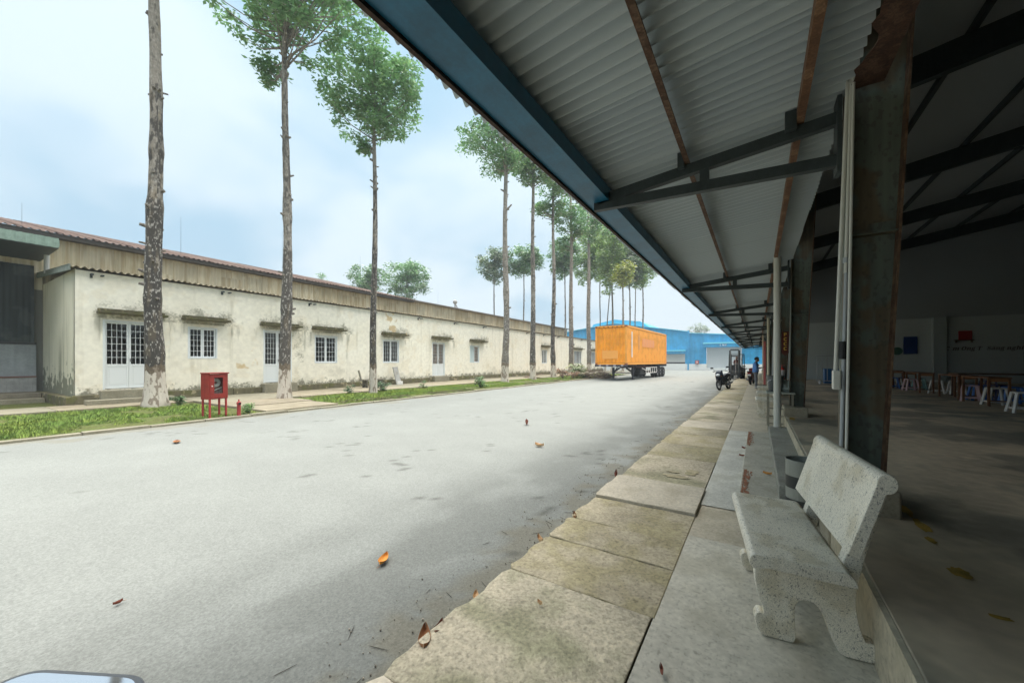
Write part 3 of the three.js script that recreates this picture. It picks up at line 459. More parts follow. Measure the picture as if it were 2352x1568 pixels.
{
  const X = -23.5, r = rngOf(75);
  const base = corrSheet(2.25, 1.0, 0.2, 0.022, 8), vs = [0, 1, 2, 3, 4, 5].map((k) => uvShift(base, k * 0.97, k * 0.31));
  const mats = [cladM, M([0.82, 0.78, 0.7], 0.9, { map: rep(cladT, 5, 2.4) }), M([0.98, 0.95, 0.9], 0.9, { map: rep(cladT, 7, 2.6) })];
  for (let k = 0; k < 53; k++) { const m = part('cladding_sheet', vs[Math.floor(r() * 6)], mats[Math.floor(r() * 3)], mainB); m.rotation.y = Math.PI / 2; m.position.set(X + 0.03 * r(), 4.3, -(2.05 + k * 0.995)); }
  part('wall', bx(X - 0.3, X - 0.05, 0.3, 6.5, -14, 55), M([0.2, 0.2, 0.18], 0.9), mainB);
  // steep-looking rusted roof over the near half
  const rb = corrSheet(12.3, 1.05, 0.21, 0.03, 6), rv = [0, 1, 2].map((k) => uvShift(rb, k * 1.3, k * 0.7)); const a = Math.atan(0.243), rm = [roofRustM, M([0.5, 0.41, 0.37], 0.92, { map: rep(roofRustT, 2.3) }), M([0.62, 0.57, 0.54], 0.92, { map: rep(roofRustT, 4) })];
  for (let k = 0; k < 36; k++) { const m = part('roof_sheet', rv[k % 3], rm[Math.floor(r() * 3)], mainB); const b = new THREE.Matrix4().makeBasis(P3(0, 0, -1), P3(-Math.cos(a), Math.sin(a), 0), P3(Math.sin(a), Math.cos(a), 0)); b.setPosition(X + 0.45, 6.55 + 0.015 * r(), -(-13.5 + k * 1.0)); m.applyMatrix4(b); }
  part('roof', bar(P3(X + 0.3, 6.5, -38.3), P3(X - 12, 7.5, -38.3), 33, 0.06), sheetOld, mainB);
  part('eave_strip', bx(X + 0.05, X + 0.4, 6.38, 6.55, -13.5, 22.4), M([0.07, 0.065, 0.06], 0.9), mainB); part('eave_strip', bx(X + 0.02, X + 0.35, 6.5, 6.6, 22.41, 55), M([0.16, 0.14, 0.12], 0.9), mainB);  // near length is eave shadow painted near-black, far length the dark roof edge
  part('gable', bx(X - 12, X - 0.3, 0.3, 6.4, 54.8, 55), concreteOld, mainB);
  for (const [d, y, h] of [[3, 7, 1], [8.6, 7.6, 1.6], [14.2, 8, 2], [20.5, 8.4, 1.4], [30, 7, 1.4]]) part('lightning_rod', tube(P3(X - 4, y, -d), P3(X - 4, y + h + 0.6, -d), 0.008, 0.004, 6), darkSteel, mainB);
  { const v = part('roof_vent', [tube(P3(X, 6.55, -28), P3(X, 7.05, -28), 0.08, 0.08, 8), new THREE.SphereGeometry(0.22, 10, 8).translate(X, 7.2, -28), tube(P3(X, 6.6, -28.4), P3(X, 6.95, -28.15), 0.05, 0.05, 6)], M([0.4, 0.4, 0.4], 0.7), mainB); }
  // loading bay end at the far left
  const dark = M([0.5, 0.54, 0.55], 0.85, { map: rep(oldDoorT, 3, 3) });
  const ds = corrSheet(2.95, 0.9, 0.15, 0.014, 6); for (let k = 0; k < 12; k++) { const m = part('door_sheet', uvShift(ds, k * 0.6, 0), dark, mainB); m.rotation.y = Math.PI / 2; m.position.set(X + 0.1, 2.25, -(-7.85 + k * 0.89)); }
  part('door_rail', bx(X + 0.02, X + 0.1, 2.16, 2.24, -8, 2.9), M([0.05, 0.05, 0.055], 0.7), mainB);
  part('dado', bx(X - 0.04, X + 0.06, 0.95, 2.16, -8, 2.9), M([0.6, 0.65, 0.69], 0.75, { map: rep(metalT, 3) }), mainB, 'pale grey painted lower wall'); part('dado_base', bx(X - 0.04, X + 0.1, 0.34, 0.9, -8, 2.9), M([0.72, 0.72, 0.7], 0.9, { map: rep(metalT, 1) }), mainB); part('dado_ledge', bx(X, X + 0.13, 0.9, 0.95, -8, 2.9), M([0.25, 0.13, 0.1], 0.8), mainB);
  part('loading_step', bx(X, X + 2.2, -0.02, 0.2, -10, 2.84, 0.02), concreteOld, mainB); part('loading_step', bx(X, X + 1.5, 0.2, 0.36, -10, 2.84, 0.02), concreteDark, mainB);
  const gc = part('bay_canopy', bx(X, X + 3.2, 5.42, 5.47, -10, 3.0), darkSteel, mainB, 'pale green corrugated bay canopy'); const fs = corrSheet(0.33, 1.0, 0.2, 0.018, 8), gm = M([0.42, 0.58, 0.5], 0.75, { map: rep(metalT, 0.8) });
  for (let k = 0; k < 13; k++) { const m = part('fascia_sheet', uvShift(fs, k * 0.7, 0), gm, gc); m.rotation.y = Math.PI / 2; m.position.set(X + 3.23, 5.44, -(-9.98 + k * 0.998)); }
  part('end_board', bx(X, X + 3.22, 5.5, 5.72, 2.96, 3.02), gm, gc); part('hanger', tube(P3(X + 1.6, 4.75, -2.95), P3(X + 1.6, 5.44, -2.95), 0.07, 0.07, 10), M([0.4, 0.42, 0.42], 0.7), gc);
}

// ───────────── blue warehouse at the end ─────────────
{
  const w = thing('blue_warehouse', 'bright blue metal warehouse with roller shutters across the yard', 'warehouse', V(0, 0, 75));
  const blue = M([0.08, 0.6, 1.1], 0.6, { map: rep(metalT, 5) }), blueL = M([0.22, 0.7, 0.85], 0.5), wht = M([0.78, 0.8, 0.79], 0.8);
  const poly = (pts) => { const s = new THREE.Shape(); pts.forEach((q, i) => i ? s.lineTo(...q) : s.moveTo(...q)); s.closePath(); return s; };
  const ex = (s, dep) => new THREE.ExtrudeGeometry(s, { depth: dep, bevelEnabled: false });
  part('wall', metricUV(ex(poly([[-42, 1.1], [-10.6, 1.1], [-10.6, 6.95], [-24.1, 9.15], [-42, 6.9]]), 0.3)), blue, w);
  const s2 = poly([[-10.35, 1.1], [22, 1.1], [22, 4.2], [-10.35, 6.65]]); const h = new THREE.Path(); h.moveTo(-7.55, 1.1); h.lineTo(-7.55, 3.95); h.lineTo(-2.2, 3.95); h.lineTo(-2.2, 1.1); h.closePath();
  part('wall', metricUV(ex(poly([[-10.35, 1.1], [-7.55, 1.1], [-7.55, 3.98], [-2.2, 3.98], [-2.2, 1.1], [22, 1.1], [22, 4.2], [-10.35, 6.65]]), 0.25)), blue, w);
  part('pilaster', bx(-10.6, -10.35, 0, 7.1, -0.4, 0), blue, w);
  for (let x = -41; x < 20; x += 1.05) if (!(x > -7.6 && x < -2.1) && !(x > -14.9 && x < -10.3)) { const top = x < -10.5 ? (x < -24.1 ? 6.9 + (x + 42) / 17.9 * 2.25 : 9.15 - (x + 24.1) / 13.5 * 2.2) : 6.65 - (x + 10.35) / 32.35 * 2.45; part('rib', bx(x, x + 0.06, 1.1, top - 0.05, -0.335, -0.3), blue, w); }
  part('base_wall', bx(-42, -7.55, 0, 1.1, -0.36, -0.05), wht, w); part('base_wall', bx(-2.2, 22, 0, 1.1, -0.36, -0.05), wht, w);
  part('cornice', [bar(P3(-42, 6.92, 0.3), P3(-24.1, 9.18, 0.3), 0.5, 0.1), bar(P3(-24.1, 9.18, 0.3), P3(-10.5, 6.98, 0.3), 0.5, 0.1)], blueL, w); part('cornice', bar(P3(-10.35, 6.68, 0.25), P3(22, 4.23, 0.25), 0.5, 0.1), blueL, w);
  part('monitor_roof', metricUV(ex(poly([[-29, 8.4], [-28.5, 9.2], [-24.1, 9.95], [-19, 9.3], [-16.9, 7.9]]), -30)), M([0.07, 0.46, 0.75], 0.6), w);
  part('roof', [bar(P3(-42, 6.85, -20), P3(-24.1, 9.1, -20), 40, 0.08), bar(P3(-24.1, 9.1, -20), P3(-10.5, 6.9, -20), 40, 0.08), bar(P3(-10.5, 6.6, -20), P3(22, 4.15, -20), 40, 0.08)], blue, w);
  const sh = part('roller_shutter', bx(-7.5, -2.25, 0.42, 3.97, 0.02, 0.1), M([0.6, 0.64, 0.66], 0.6), w); for (let y = 0.55; y < 3.9; y += 0.14) part('slat', bx(-7.5, -2.25, y, y + 0.11, -0.03, 0.02), M([0.6, 0.64, 0.66], 0.6), sh);
  part('shutter_sill', bx(-7.6, -2.15, 0, 0.42, -0.4, 0.1), wht, w);
  const aw = part('awning', [bx(-7.95, -1.9, 4.05, 4.62, -0.9, 0)], blue, w); part('awning_top', bx(-8, -1.85, 4.63, 4.85, -1.0, 0), blueL, aw);
  const dk = part('dock_door', bx(-14.3, -11.0, 1.4, 2.9, -0.34, -0.3), M([0.55, 0.56, 0.54], 0.7), w); part('dock_gap', bx(-14.3, -11.0, 1.15, 1.42, -0.342, -0.302), black, dk); part('awning', bx(-14.9, -10.9, 2.95, 3.42, -1.0, -0.25), blue, w); part('awning_top', bx(-14.95, -10.85, 3.42, 3.62, -1.1, -0.25), blueL, w);
  part('dock_wall', bx(-14.9, -10.9, 0, 1.15, -0.8, -0.37), wht, w);
  const cv = document.createElement('canvas'); cv.width = 256; cv.height = 96; const c = cv.getContext('2d'); c.fillStyle = '#2b87b8'; c.fillRect(0, 0, 256, 96); c.fillStyle = '#f4fbff'; c.font = 'bold 88px sans-serif'; c.fillText('C', 8, 80); c.fillText('M', 92, 80); c.fillText('F', 196, 80);
  const t = new THREE.CanvasTexture(cv); t.colorSpace = THREE.SRGBColorSpace; const lm = new THREE.Mesh(new THREE.PlaneGeometry(1.15, 0.45), new THREE.MeshStandardMaterial({ map: t, roughness: 0.6 })); lm.name = 'lettering'; lm.position.set(-4.9, 4.38, 0.905); w.add(lm);
  const hy = thing('fire_hose_box', 'small red box on the foot of the blue warehouse', 'hose box', V(-9, 1.1, 74.4)); part('cabinet', bx(-0.3, 0.3, 0, 0.65, 0, 0.22, 0.02), redPaint, hy); part('door', bx(-0.2, 0.2, 0.12, 0.52, -0.02, 0, 0.005), M([0.7, 0.4, 0.4], 0.6), hy);
}

// ───────────── trees ─────────────
function leavesGeo(r, clumps, per, size, tint) {        // folded leaf blades, gathered in clumps
  const pos = [], nor = [], col = [];
  const a = new THREE.Vector3(), b = new THREE.Vector3(), c = new THREE.Vector3(), n = new THREE.Vector3();
  for (const [cx, cy, cz, cr] of clumps) {
    const cTone = 0.75 + 0.5 * r();
    for (let i = 0; i < per; i++) {
      const th = r() * 6.283, ph = Math.acos(2 * r() - 1), q = cr * Math.cbrt(r()) ;
      const ox = cx + q * Math.sin(ph) * Math.cos(th), oz = cz + q * Math.sin(ph) * Math.sin(th), oy = cy + q * 0.72 * Math.cos(ph);
      a.set(r() - 0.5, -0.35 * r() + 0.1, r() - 0.5).normalize(); n.set(r() - 0.5, 0.7 + r() * 0.6, r() - 0.5).normalize(); b.crossVectors(a, n).normalize(); n.crossVectors(b, a).normalize();
      const L = size * (0.7 + 0.6 * r()), w = L * 0.26, t = cTone * (0.72 + 0.56 * r()), yel = r() < tint ? 1.35 : 1;
      const p = [[0, 0, 0], [L * 0.45, w, -w * 0.3], [L, 0, 0], [L * 0.45, -w, -w * 0.3]].map(([l, s, u]) => [ox + a.x * l + b.x * s + n.x * u, oy + a.y * l + b.y * s + n.y * u, oz + a.z * l + b.z * s + n.z * u]);
      for (const k of [0, 1, 2, 0, 2, 3]) { pos.push(...p[k]); nor.push(n.x, n.y, n.z); col.push(t * yel, t * (yel > 1 ? 1.15 : 1), t); }
    }
  }
  const g = new THREE.BufferGeometry(); g.setAttribute('position', new THREE.Float32BufferAttribute(pos, 3)); g.setAttribute('normal', new THREE.Float32BufferAttribute(nor, 3)); g.setAttribute('color', new THREE.Float32BufferAttribute(col, 3)); g.setAttribute('uv', new THREE.Float32BufferAttribute(new Float32Array(pos.length / 3 * 2), 2)); return g;
}
// tree(position, {H trunk height, r0 base radius, r1 top radius, crown: [[x,y,z,rx,ry,n]], ...})
const leafMats = [leafM(0.19, 0.35, 0.16, 0.5), leafM(0.27, 0.41, 0.13, 0.5), leafM(0.38, 0.47, 0.1, 0.5), leafM(0.2, 0.29, 0.18, 0.5)];
const barkM = [barkA, barkB, barkC].map((t) => M([0.92, 0.9, 0.88], 0.95, { map: t }));
function tree(name, label, group, pos, o) {
  const t = thing(name, label, 'tree', pos, o.turn || 0, group), r = rngOf(o.seed), H = o.H, seg = o.seg || 14, rows = o.rows || 70;
  const lean = o.lean || [0, 0], bx_ = r() * 6, by_ = r() * 6, wob = o.wob ?? 0.05;
  const cen = (y) => [lean[0] * y / H + wob * (Math.sin(y * 0.55 + bx_) - Math.sin(bx_)) * Math.min(1, y / 3), lean[1] * y / H + wob * (Math.sin(y * 0.45 + by_) - Math.sin(by_)) * Math.min(1, y / 3)];
  const rad = (y) => mix(o.r0, o.r1, Math.pow(y / H, 0.75)) * (1 + 0.2 * Math.exp(-y * 2.2));
  const ps = [], uv = [], idx = [];
  for (let j = 0; j <= rows; j++) { const y = -0.1 + (H + 0.1) * j / rows, [cx, cz] = cen(Math.max(y, 0)), kn = 1 + 0.2 * Math.pow(vn(y * 2.3, 2, o.seed), 3); for (let i = 0; i <= seg; i++) { const a = i / seg * 2 * Math.PI, q = rad(Math.max(y, 0)) * kn * (0.93 + 0.14 * vn((i % seg) * 0.9, y * 1.1, o.seed + 1)); ps.push(cx + q * Math.cos(a), y, cz + q * Math.sin(a)); uv.push(i / seg, Math.max(y, 0) / 20); if (i && j) { const k = j * (seg + 1) + i; idx.push(k - seg - 2, k, k - seg - 1, k - seg - 2, k - 1, k); } } }
  const g = new THREE.BufferGeometry(); g.setAttribute('position', new THREE.Float32BufferAttribute(ps, 3)); g.setAttribute('uv', new THREE.Float32BufferAttribute(uv, 2)); g.setIndex(idx); g.computeVertexNormals();
  const tr = part('trunk', g, barkM[o.bark || 0], t);
  const limbs = [], low = o.bare || 3;
  for (let k = 0; k < (o.stubs ?? 14) * 1.6; k++) { const y = mix(low, H * 0.92, r()), a = r() * 6.283, [cx, cz] = cen(y), q = rad(y), l = q + 0.05 + r() * 0.11, rr = 0.034 + r() * 0.035; limbs.push(tube(P3(cx, y, cz), P3(cx + l * Math.cos(a), y + 0.04 + 0.1 * r(), cz + l * Math.sin(a)), rr * 1.2, rr * 0.7, 6)); }
  if (o.spur) for (const [y, dx, dz, l] of o.spur) { const [cx, cz] = cen(y); limbs.push(tube(P3(cx, y, cz), P3(cx + dx * l, y + 0.55 * l, cz + dz * l), 0.09, 0.05, 7)); }
  const clumps = [];
  for (const [x, y, z, rx, ry, n, cr] of o.crown) for (let k = 0; k < n; k++) {
    const th = r() * 6.283, ph = Math.acos(2 * r() - 1), q = Math.pow(r(), 0.42); const px = x + rx * q * Math.sin(ph) * Math.cos(th), pz = z + rx * q * Math.sin(ph) * Math.sin(th), py = y + ry * q * Math.cos(ph);
    clumps.push([px, py, pz, (cr || 0.5) * (0.75 + 0.5 * r())]);
    if (k % (o.limbEvery || 4) === 0) { const yb = clamp(py - Math.hypot(px, pz) * 0.45 - 0.3, o.bareTop || H * 0.6, H - 0.2), [cx, cz] = cen(yb); const mid = P3(mix(cx, px, 0.5), mix(yb, py, 0.32), mix(cz, pz, 0.5)), e = P3(px, py, pz), b0 = rad(yb) * 0.42; limbs.push(tube(P3(cx, yb, cz), mid, b0, b0 * 0.6, 6), tube(mid, e, b0 * 0.6, 0.012, 6)); }
  }
  if (limbs.length) part('limbs', limbs, barkM[o.bark || 0], t);
  const cw = part('crown', leavesGeo(r, clumps, o.per || 70, o.leaf || 0.2, o.tint ?? 0.08), leafMats[o.tone || 0], t);
  return t;
}
const rowG = 'tall bare trunked trees lining the road';
tree('tall_tree', 'thickest tall trunk with black and white bark before the double door', rowG, Lp(-16.3, 0.03, 4.45), { seed: 1, H: 18, r0: 0.265, r1: 0.1, bark: 0, seg: 18, rows: 110, lean: [-0.1, 0.05], stubs: 20, crown: [[0, 17.5, 0, 2.4, 2.2, 70, 0.55]], bareTop: 14.5 });
tree('tall_tree', 'tall dark trunk with whitewashed foot beside the single door', rowG, Lp(-15.05, 0.05, 7.85), { seed: 2, H: 17.5, r0: 0.22, r1: 0.06, bark: 1, seg: 16, rows: 100, stubs: 22, wob: 0.04, bareTop: 12.6, crown: [[0, 16.2, 0, 3.7, 1.9, 120, 0.36], [-2.35, 13.9, -0.5, 0.45, 0.6, 12, 0.32], [1.5, 13.9, 0.4, 0.7, 0.6, 9, 0.36], [-1.7, 15, 0, 1.2, 0.9, 20, 0.4], [2.6, 15.0, 0, 1.1, 1.0, 20, 0.42]], per: 46, leaf: 0.2, limbEvery: 2 });
tree('tall_tree', 'slim tall tree with full round crown left of the canopy edge', rowG, Lp(-14.5, 0.05, 11.5), { seed: 3, H: 15.8, r0: 0.17, r1: 0.05, bark: 0, seg: 14, rows: 90, stubs: 18, wob: 0.05, bareTop: 11.6, limbEvery: 4, crown: [[0, 14.0, 0, 2.35, 2.35, 120, 0.4], [1.4, 13.6, 0, 1.3, 1.4, 26, 0.45], [-1.5, 13.3, 0, 0.9, 1.0, 16, 0.4], [-0.7, 11.5, 0, 0.5, 0.45, 7, 0.3], [1.0, 11.8, 0, 0.9, 0.4, 12, 0.34]], per: 46, leaf: 0.19 });
tree('tall_tree', 'grey barked tall trunk with broken spurs before the shuttered window', rowG, Lp(-14.6, 0.05, 22.9), { seed: 4, H: 20, r0: 0.26, r1: 0.1, bark: 2, rows: 80, stubs: 20, bareTop: 15, spur: [[12.2, 0.8, 0, 0.7], [13.6, -0.8, 0, 0.5]], crown: [[-1.4, 17.2, 0, 2.4, 1.7, 70, 0.6], [-0.4, 19.2, 0, 2.0, 1.6, 50, 0.6], [0.6, 15.9, 0, 1.5, 0.8, 26, 0.5]], per: 46, leaf: 0.23 });
tree('tall_tree', 'dark tall trunk right of the broken spurred trunk', rowG, Lp(-14.75, 0.05, 27.4), { seed: 5, H: 19.5, r0: 0.25, r1: 0.09, bark: 1, rows: 70, stubs: 16, bareTop: 15.6, crown: [[0.4, 17.8, 0, 2.0, 1.9, 70, 0.6]], per: 64, leaf: 0.27 });
tree('tall_tree', 'slender dark trunk with sparse leaf tufts near canopy edge', rowG, Lp(-15.2, 0.05, 32.3), { seed: 6, H: 18.5, r0: 0.24, r1: 0.09, bark: 0, rows: 70, stubs: 14, bareTop: 14.6, crown: [[-0.6, 16.0, 0, 1.4, 1.2, 22, 0.5], [0.4, 18, 0, 1.6, 1.6, 40, 0.6]], per: 60, leaf: 0.28 });
tree('tall_tree', 'brown speckled tall trunk next to the two striped windows', rowG, Lp(-15.3, 0.05, 36.8), { seed: 7, H: 19, r0: 0.28, r1: 0.1, bark: 2, rows: 70, stubs: 14, bareTop: 13, crown: [[0, 16.5, 0, 1.9, 2.0, 44, 0.55], [-1, 14, 0, 0.9, 0.7, 9, 0.45], [1.2, 14.6, 0, 0.8, 0.7, 9, 0.45]], per: 56, leaf: 0.3 });
tree('tall_tree', 'pale tall trunk just left of the orange container', rowG, Lp(-15.6, 0.05, 43), { seed: 8, H: 20, r0: 0.28, r1: 0.1, bark: 2, rows: 60, stubs: 12, bareTop: 14.5, crown: [[0.3, 17.6, 0, 2.0, 2.2, 44, 0.6]], per: 56, leaf: 0.32 });
// trees farther off, each set out by bearing and its own distance
const bear = (px, dist) => { const u = (px - 1176) * dist / FOCAL; return V(u * Math.cos(YAW) - dist * Math.sin(YAW), 0, u * Math.sin(YAW) + dist * Math.cos(YAW)); };
const farG = 'trees standing behind the buildings';
const hgt = (py, dist) => 1.5 + (830.5 - py) * dist / FOCAL;
const far = (px, dist, top, bot, wpx, label, o = {}) => { const w = wpx * dist / FOCAL / 2, y1 = hgt(top, dist), y0 = hgt(bot, dist), p = bear(px, dist); p.y = -0.02; tree(o.name || 'background_tree', label, farG, p, { seed: o.seed || Math.round(px), H: y1 - 0.6, r0: (o.tw || 5) * dist / FOCAL / 2, r1: 0.05, bark: o.bark ?? 1, seg: 9, rows: 40, stubs: 12, bareTop: y0 + 0.2, crown: [[0, mix(y0, y1, 0.56), 0, w, (y1 - y0) * 0.46, Math.round((o.n || 60)), 0.75], [-w * 0.35, mix(y0, y1, 0.3), 0, w * 0.7, (y1 - y0) * 0.28, Math.round((o.n || 60) * 0.3), 0.6], [w * 0.3, mix(y0, y1, 0.72), 0, w * 0.6, (y1 - y0) * 0.3, Math.round((o.n || 60) * 0.3), 0.6]], per: 46, leaf: 0.4, tone: o.tone || 0, lean: o.lean, tint: o.tint ?? 0.1 }); };
far(845, 58, 608, 690, 84, 'left half of the round crowned pair above the rusted roof', { n: 60, tone: 0 });
far(935, 58, 600, 692, 106, 'taller right hand crown of the pair above the rusted roof', { n: 84, tone: 0 });
far(737, 70, 633, 700, 18, 'tiny pointed treetop peeping over the rusted roof', { n: 8 });
far(1135, 56, 566, 655, 74, 'loose crowned tree behind the spurred trunk', { n: 52, tone: 3, tw: 5 });
far(1204, 56, 566, 640, 82, 'rounded green tree behind the long roof with thin dark stem', { n: 70, tone: 0, tw: 4.5 });
far(1298, 56, 545, 640, 70, 'dense dark green tree above the end of the long roof', { n: 70, tone: 0, tw: 4.5 });
far(1355, 60, 520, 662, 74, 'fresh green tree directly behind the pale trunk', { n: 80, tone: 1, tw: 3.6 });
far(1376, 62, 500, 655, 70, 'light green tree with thin upright stem left of container', { n: 70, tone: 1, tw: 3.4, lean: [0.3, 0] });
far(1390, 62, 560, 650, 40, 'spindly leaning sapling above the container', { n: 24, tone: 2, tw: 3.2, lean: [1.2, 0] });
far(1406, 54, 510, 680, 70, 'tree with dark stem above the left end of the container', { n: 80, tone: 1, tw: 6 });
far(1431, 52, 600, 655, 44, 'bright yellow green tuft tree above the container', { n: 40, tone: 2, tw: 6, tint: 0.5, bark: 2 });
far(1431, 57, 520, 640, 80, 'broad crowned tree behind the yellow green tuft', { n: 70, tone: 1, tw: 5, seed: 77, bark: 2 });
far(1447, 55, 570, 665, 50, 'grey stemmed tree right of the yellow green tuft', { n: 44, tone: 3, tw: 5 });
far(1460, 62, 575, 650, 44, 'thin stemmed tree between two grey stems over the container', { n: 36, tone: 3, tw: 3 });
far(1477, 56, 570, 668, 60, 'rightmost tall stem above the orange container', { n: 50, tone: 1, tw: 4.6 });
far(1598, 150, 742, 775, 62, 'pale spreading tree beyond the blue warehouse roof', { n: 44, tone: 3, tw: 2 });

// ───────────── stone benches ─────────────
function makeBench(label, pos, turn, group) {
  const t = thing('stone_bench', label, 'bench', pos, turn, group);      // local: x to the rear, z along the bench
  const L = 1.02;
  const prof = () => {
    const s = new THREE.Shape(); s.moveTo(-0.19, 0); s.lineTo(-0.055, 0); s.bezierCurveTo(-0.03, 0.0, -0.035, 0.05, -0.04, 0.1); s.bezierCurveTo(-0.05, 0.2, -0.03, 0.235, 0.03, 0.235); s.bezierCurveTo(0.12, 0.235, 0.13, 0.1, 0.175, 0.03);
    s.bezierCurveTo(0.19, 0.0, 0.21, 0, 0.24, 0); s.lineTo(0.33, 0); s.bezierCurveTo(0.375, 0.0, 0.375, 0.085, 0.33, 0.085); s.lineTo(0.305, 0.085); s.bezierCurveTo(0.265, 0.16, 0.25, 0.24, 0.262, 0.34); s.lineTo(0.3, 0.5); s.lineTo(0.4, 0.82); s.lineTo(0.345, 0.835); s.lineTo(0.205, 0.46); s.lineTo(0.22, 0.395);
    s.lineTo(-0.2, 0.405); s.bezierCurveTo(-0.25, 0.41, -0.262, 0.3, -0.225, 0.2); s.bezierCurveTo(-0.205, 0.15, -0.19, 0.13, -0.2, 0.105); s.bezierCurveTo(-0.235, 0.125, -0.26, 0.085, -0.24, 0.05); s.bezierCurveTo(-0.235, 0.02, -0.21, 0, -0.19, 0); return s;
  };
  const leg = new THREE.ExtrudeGeometry(prof(), { depth: 0.06, bevelEnabled: true, bevelThickness: 0.006, bevelSize: 0.005, bevelSegments: 2, curveSegments: 10 }); metricUV(leg); leg.translate(0, 0.005, -0.03);
  for (const z of [L / 2 - 0.16, -L / 2 + 0.16]) { const m = part('leg', leg, granite, t); m.position.z = z; }
  const seat = new THREE.Shape(); seat.moveTo(-0.258, 0.407); seat.absarc(-0.262, 0.44, 0.034, -Math.PI / 2, -Math.PI * 1.5, true); seat.lineTo(-0.2, 0.473); seat.lineTo(0.17, 0.463); seat.bezierCurveTo(0.2, 0.462, 0.222, 0.43, 0.225, 0.405); seat.lineTo(-0.2, 0.42); seat.closePath();
  const sg = new THREE.ExtrudeGeometry(seat, { depth: L, bevelEnabled: true, bevelThickness: 0.005, bevelSize: 0.004, bevelSegments: 2, curveSegments: 12 }); metricUV(sg); sg.translate(0, 0.003, -L / 2); part('seat', sg, granite, t);
  const bk = new THREE.Shape(); bk.moveTo(0.212, 0.555); bk.lineTo(0.335, 0.885); bk.absarc(0.378, 0.895, 0.042, Math.PI * 0.95, -Math.PI * 0.45, true); bk.bezierCurveTo(0.365, 0.852, 0.37, 0.85, 0.36, 0.82); bk.lineTo(0.262, 0.54); bk.closePath();
  const bg = new THREE.ExtrudeGeometry(bk, { depth: L, bevelEnabled: true, bevelThickness: 0.005, bevelSize: 0.004, bevelSegments: 2, curveSegments: 12 }); metricUV(bg); bg.translate(-0.028, 0.01, -L / 2); part('backrest', bg, granite, t);
  t.scale.set(0.82, 1.0, 1); return t;
}
const benchG = 'stone benches along the platform';
const bench = makeBench('large pale granite bench in the foreground against the platform edge', V(0.145, 0.04, 2.83), 0.125, benchG);
copyOf(bench, 'grey stone bench just beyond the metal stand with the tub', V(0.2, 0.038, 12.3), 0.02);
copyOf(bench, 'middle one of the distant stone benches in front of the man', V(0.22, 0.038, 15.0), 0.0);
copyOf(bench, 'farthest stone bench beside the standing man', V(0.24, 0.038, 18.2), 0.0);

{ // paint tin used as a bin
  const t = thing('tin_bin', 'pale paint tin bin with dark bands behind the granite bench', 'bin', V(0.36, 0.037, 4.42));
  const pts = [[0.0, 0.012], [0.128, 0.012], [0.13, 0.0], [0.136, 0.02], [0.136, 0.54], [0.142, 0.55], [0.136, 0.56], [0.13, 0.55], [0.13, 0.03], [0, 0.03]].map((q) => new THREE.Vector2(...q)); part('body', new THREE.LatheGeometry(pts, 28), M([0.5, 0.52, 0.46], 0.5, { map: rep(metalT, 1) }), t);
  for (const [a, b] of [[0.3, 0.41], [0.14, 0.2]]) part('band', new THREE.CylinderGeometry(0.1375, 0.1375, b - a, 28, 1, true).translate(0, (a + b) / 2, 0), M([0.03, 0.035, 0.035], 0.5), t);
}
{ // metal stand with tub and bags
  const t = thing('metal_stand', 'rusty metal stand with ladder rungs before the second column', 'stand', V(0.2, 0.038, 9.75));
  for (const [x, d] of [[0, 0], [0.42, 0.05], [0, 0.75], [0.42, 0.75]]) part('leg', bx(x - 0.017, x + 0.017, 0, 0.78, d, d + 0.034), M([0.3, 0.28, 0.22], 0.7), t);
  for (const y of [0.14, 0.3, 0.46]) part('rung', bx(0.018, 0.4, y, y + 0.025, 0.005, 0.03), M([0.3, 0.28, 0.22], 0.7), t);
  part('top', bx(-0.03, 0.46, 0.78, 0.81, -0.03, 0.82, 0.006), M([0.4, 0.42, 0.36], 0.5), t);
  const b = thing('plastic_tub', 'dark grey tub standing on the metal stand', 'tub', V(0.33, 0.848, 10.1)); part('tub', new THREE.LatheGeometry([[0, 0.01], [0.12, 0.01], [0.165, 0.34], [0.18, 0.345], [0.18, 0.355], [0.16, 0.35], [0.115, 0.03], [0, 0.03]].map((q) => new THREE.Vector2(...q)), 24), M([0.09, 0.1, 0.105], 0.5), b); part('handle', new THREE.TorusGeometry(0.13, 0.005, 6, 18, Math.PI).rotateX(0.4).translate(-0.02, 0.16, 0.15), chrome, b);
  const g = new THREE.IcosahedronGeometry(0.16, 4), p = g.attributes.position; for (let i = 0; i < p.count; i++) { const x = p.getX(i), y = p.getY(i), z = p.getZ(i), k = 0.75 + 0.6 * fbm(x * 14 + 5, y * 14 + z * 9, 3, 901); p.setXYZ(i, x * k, Math.max(y * k * 0.9, -0.1), z * k); } g.computeVertexNormals(); g.translate(0, 0.1, 0); solo('plastic_bag', g, M([0.5, 0.56, 0.5], 0.35), 'crumpled pale plastic bag on the metal stand beside the tub', 'bag', V(0.55, 0.848, 10.25));
}
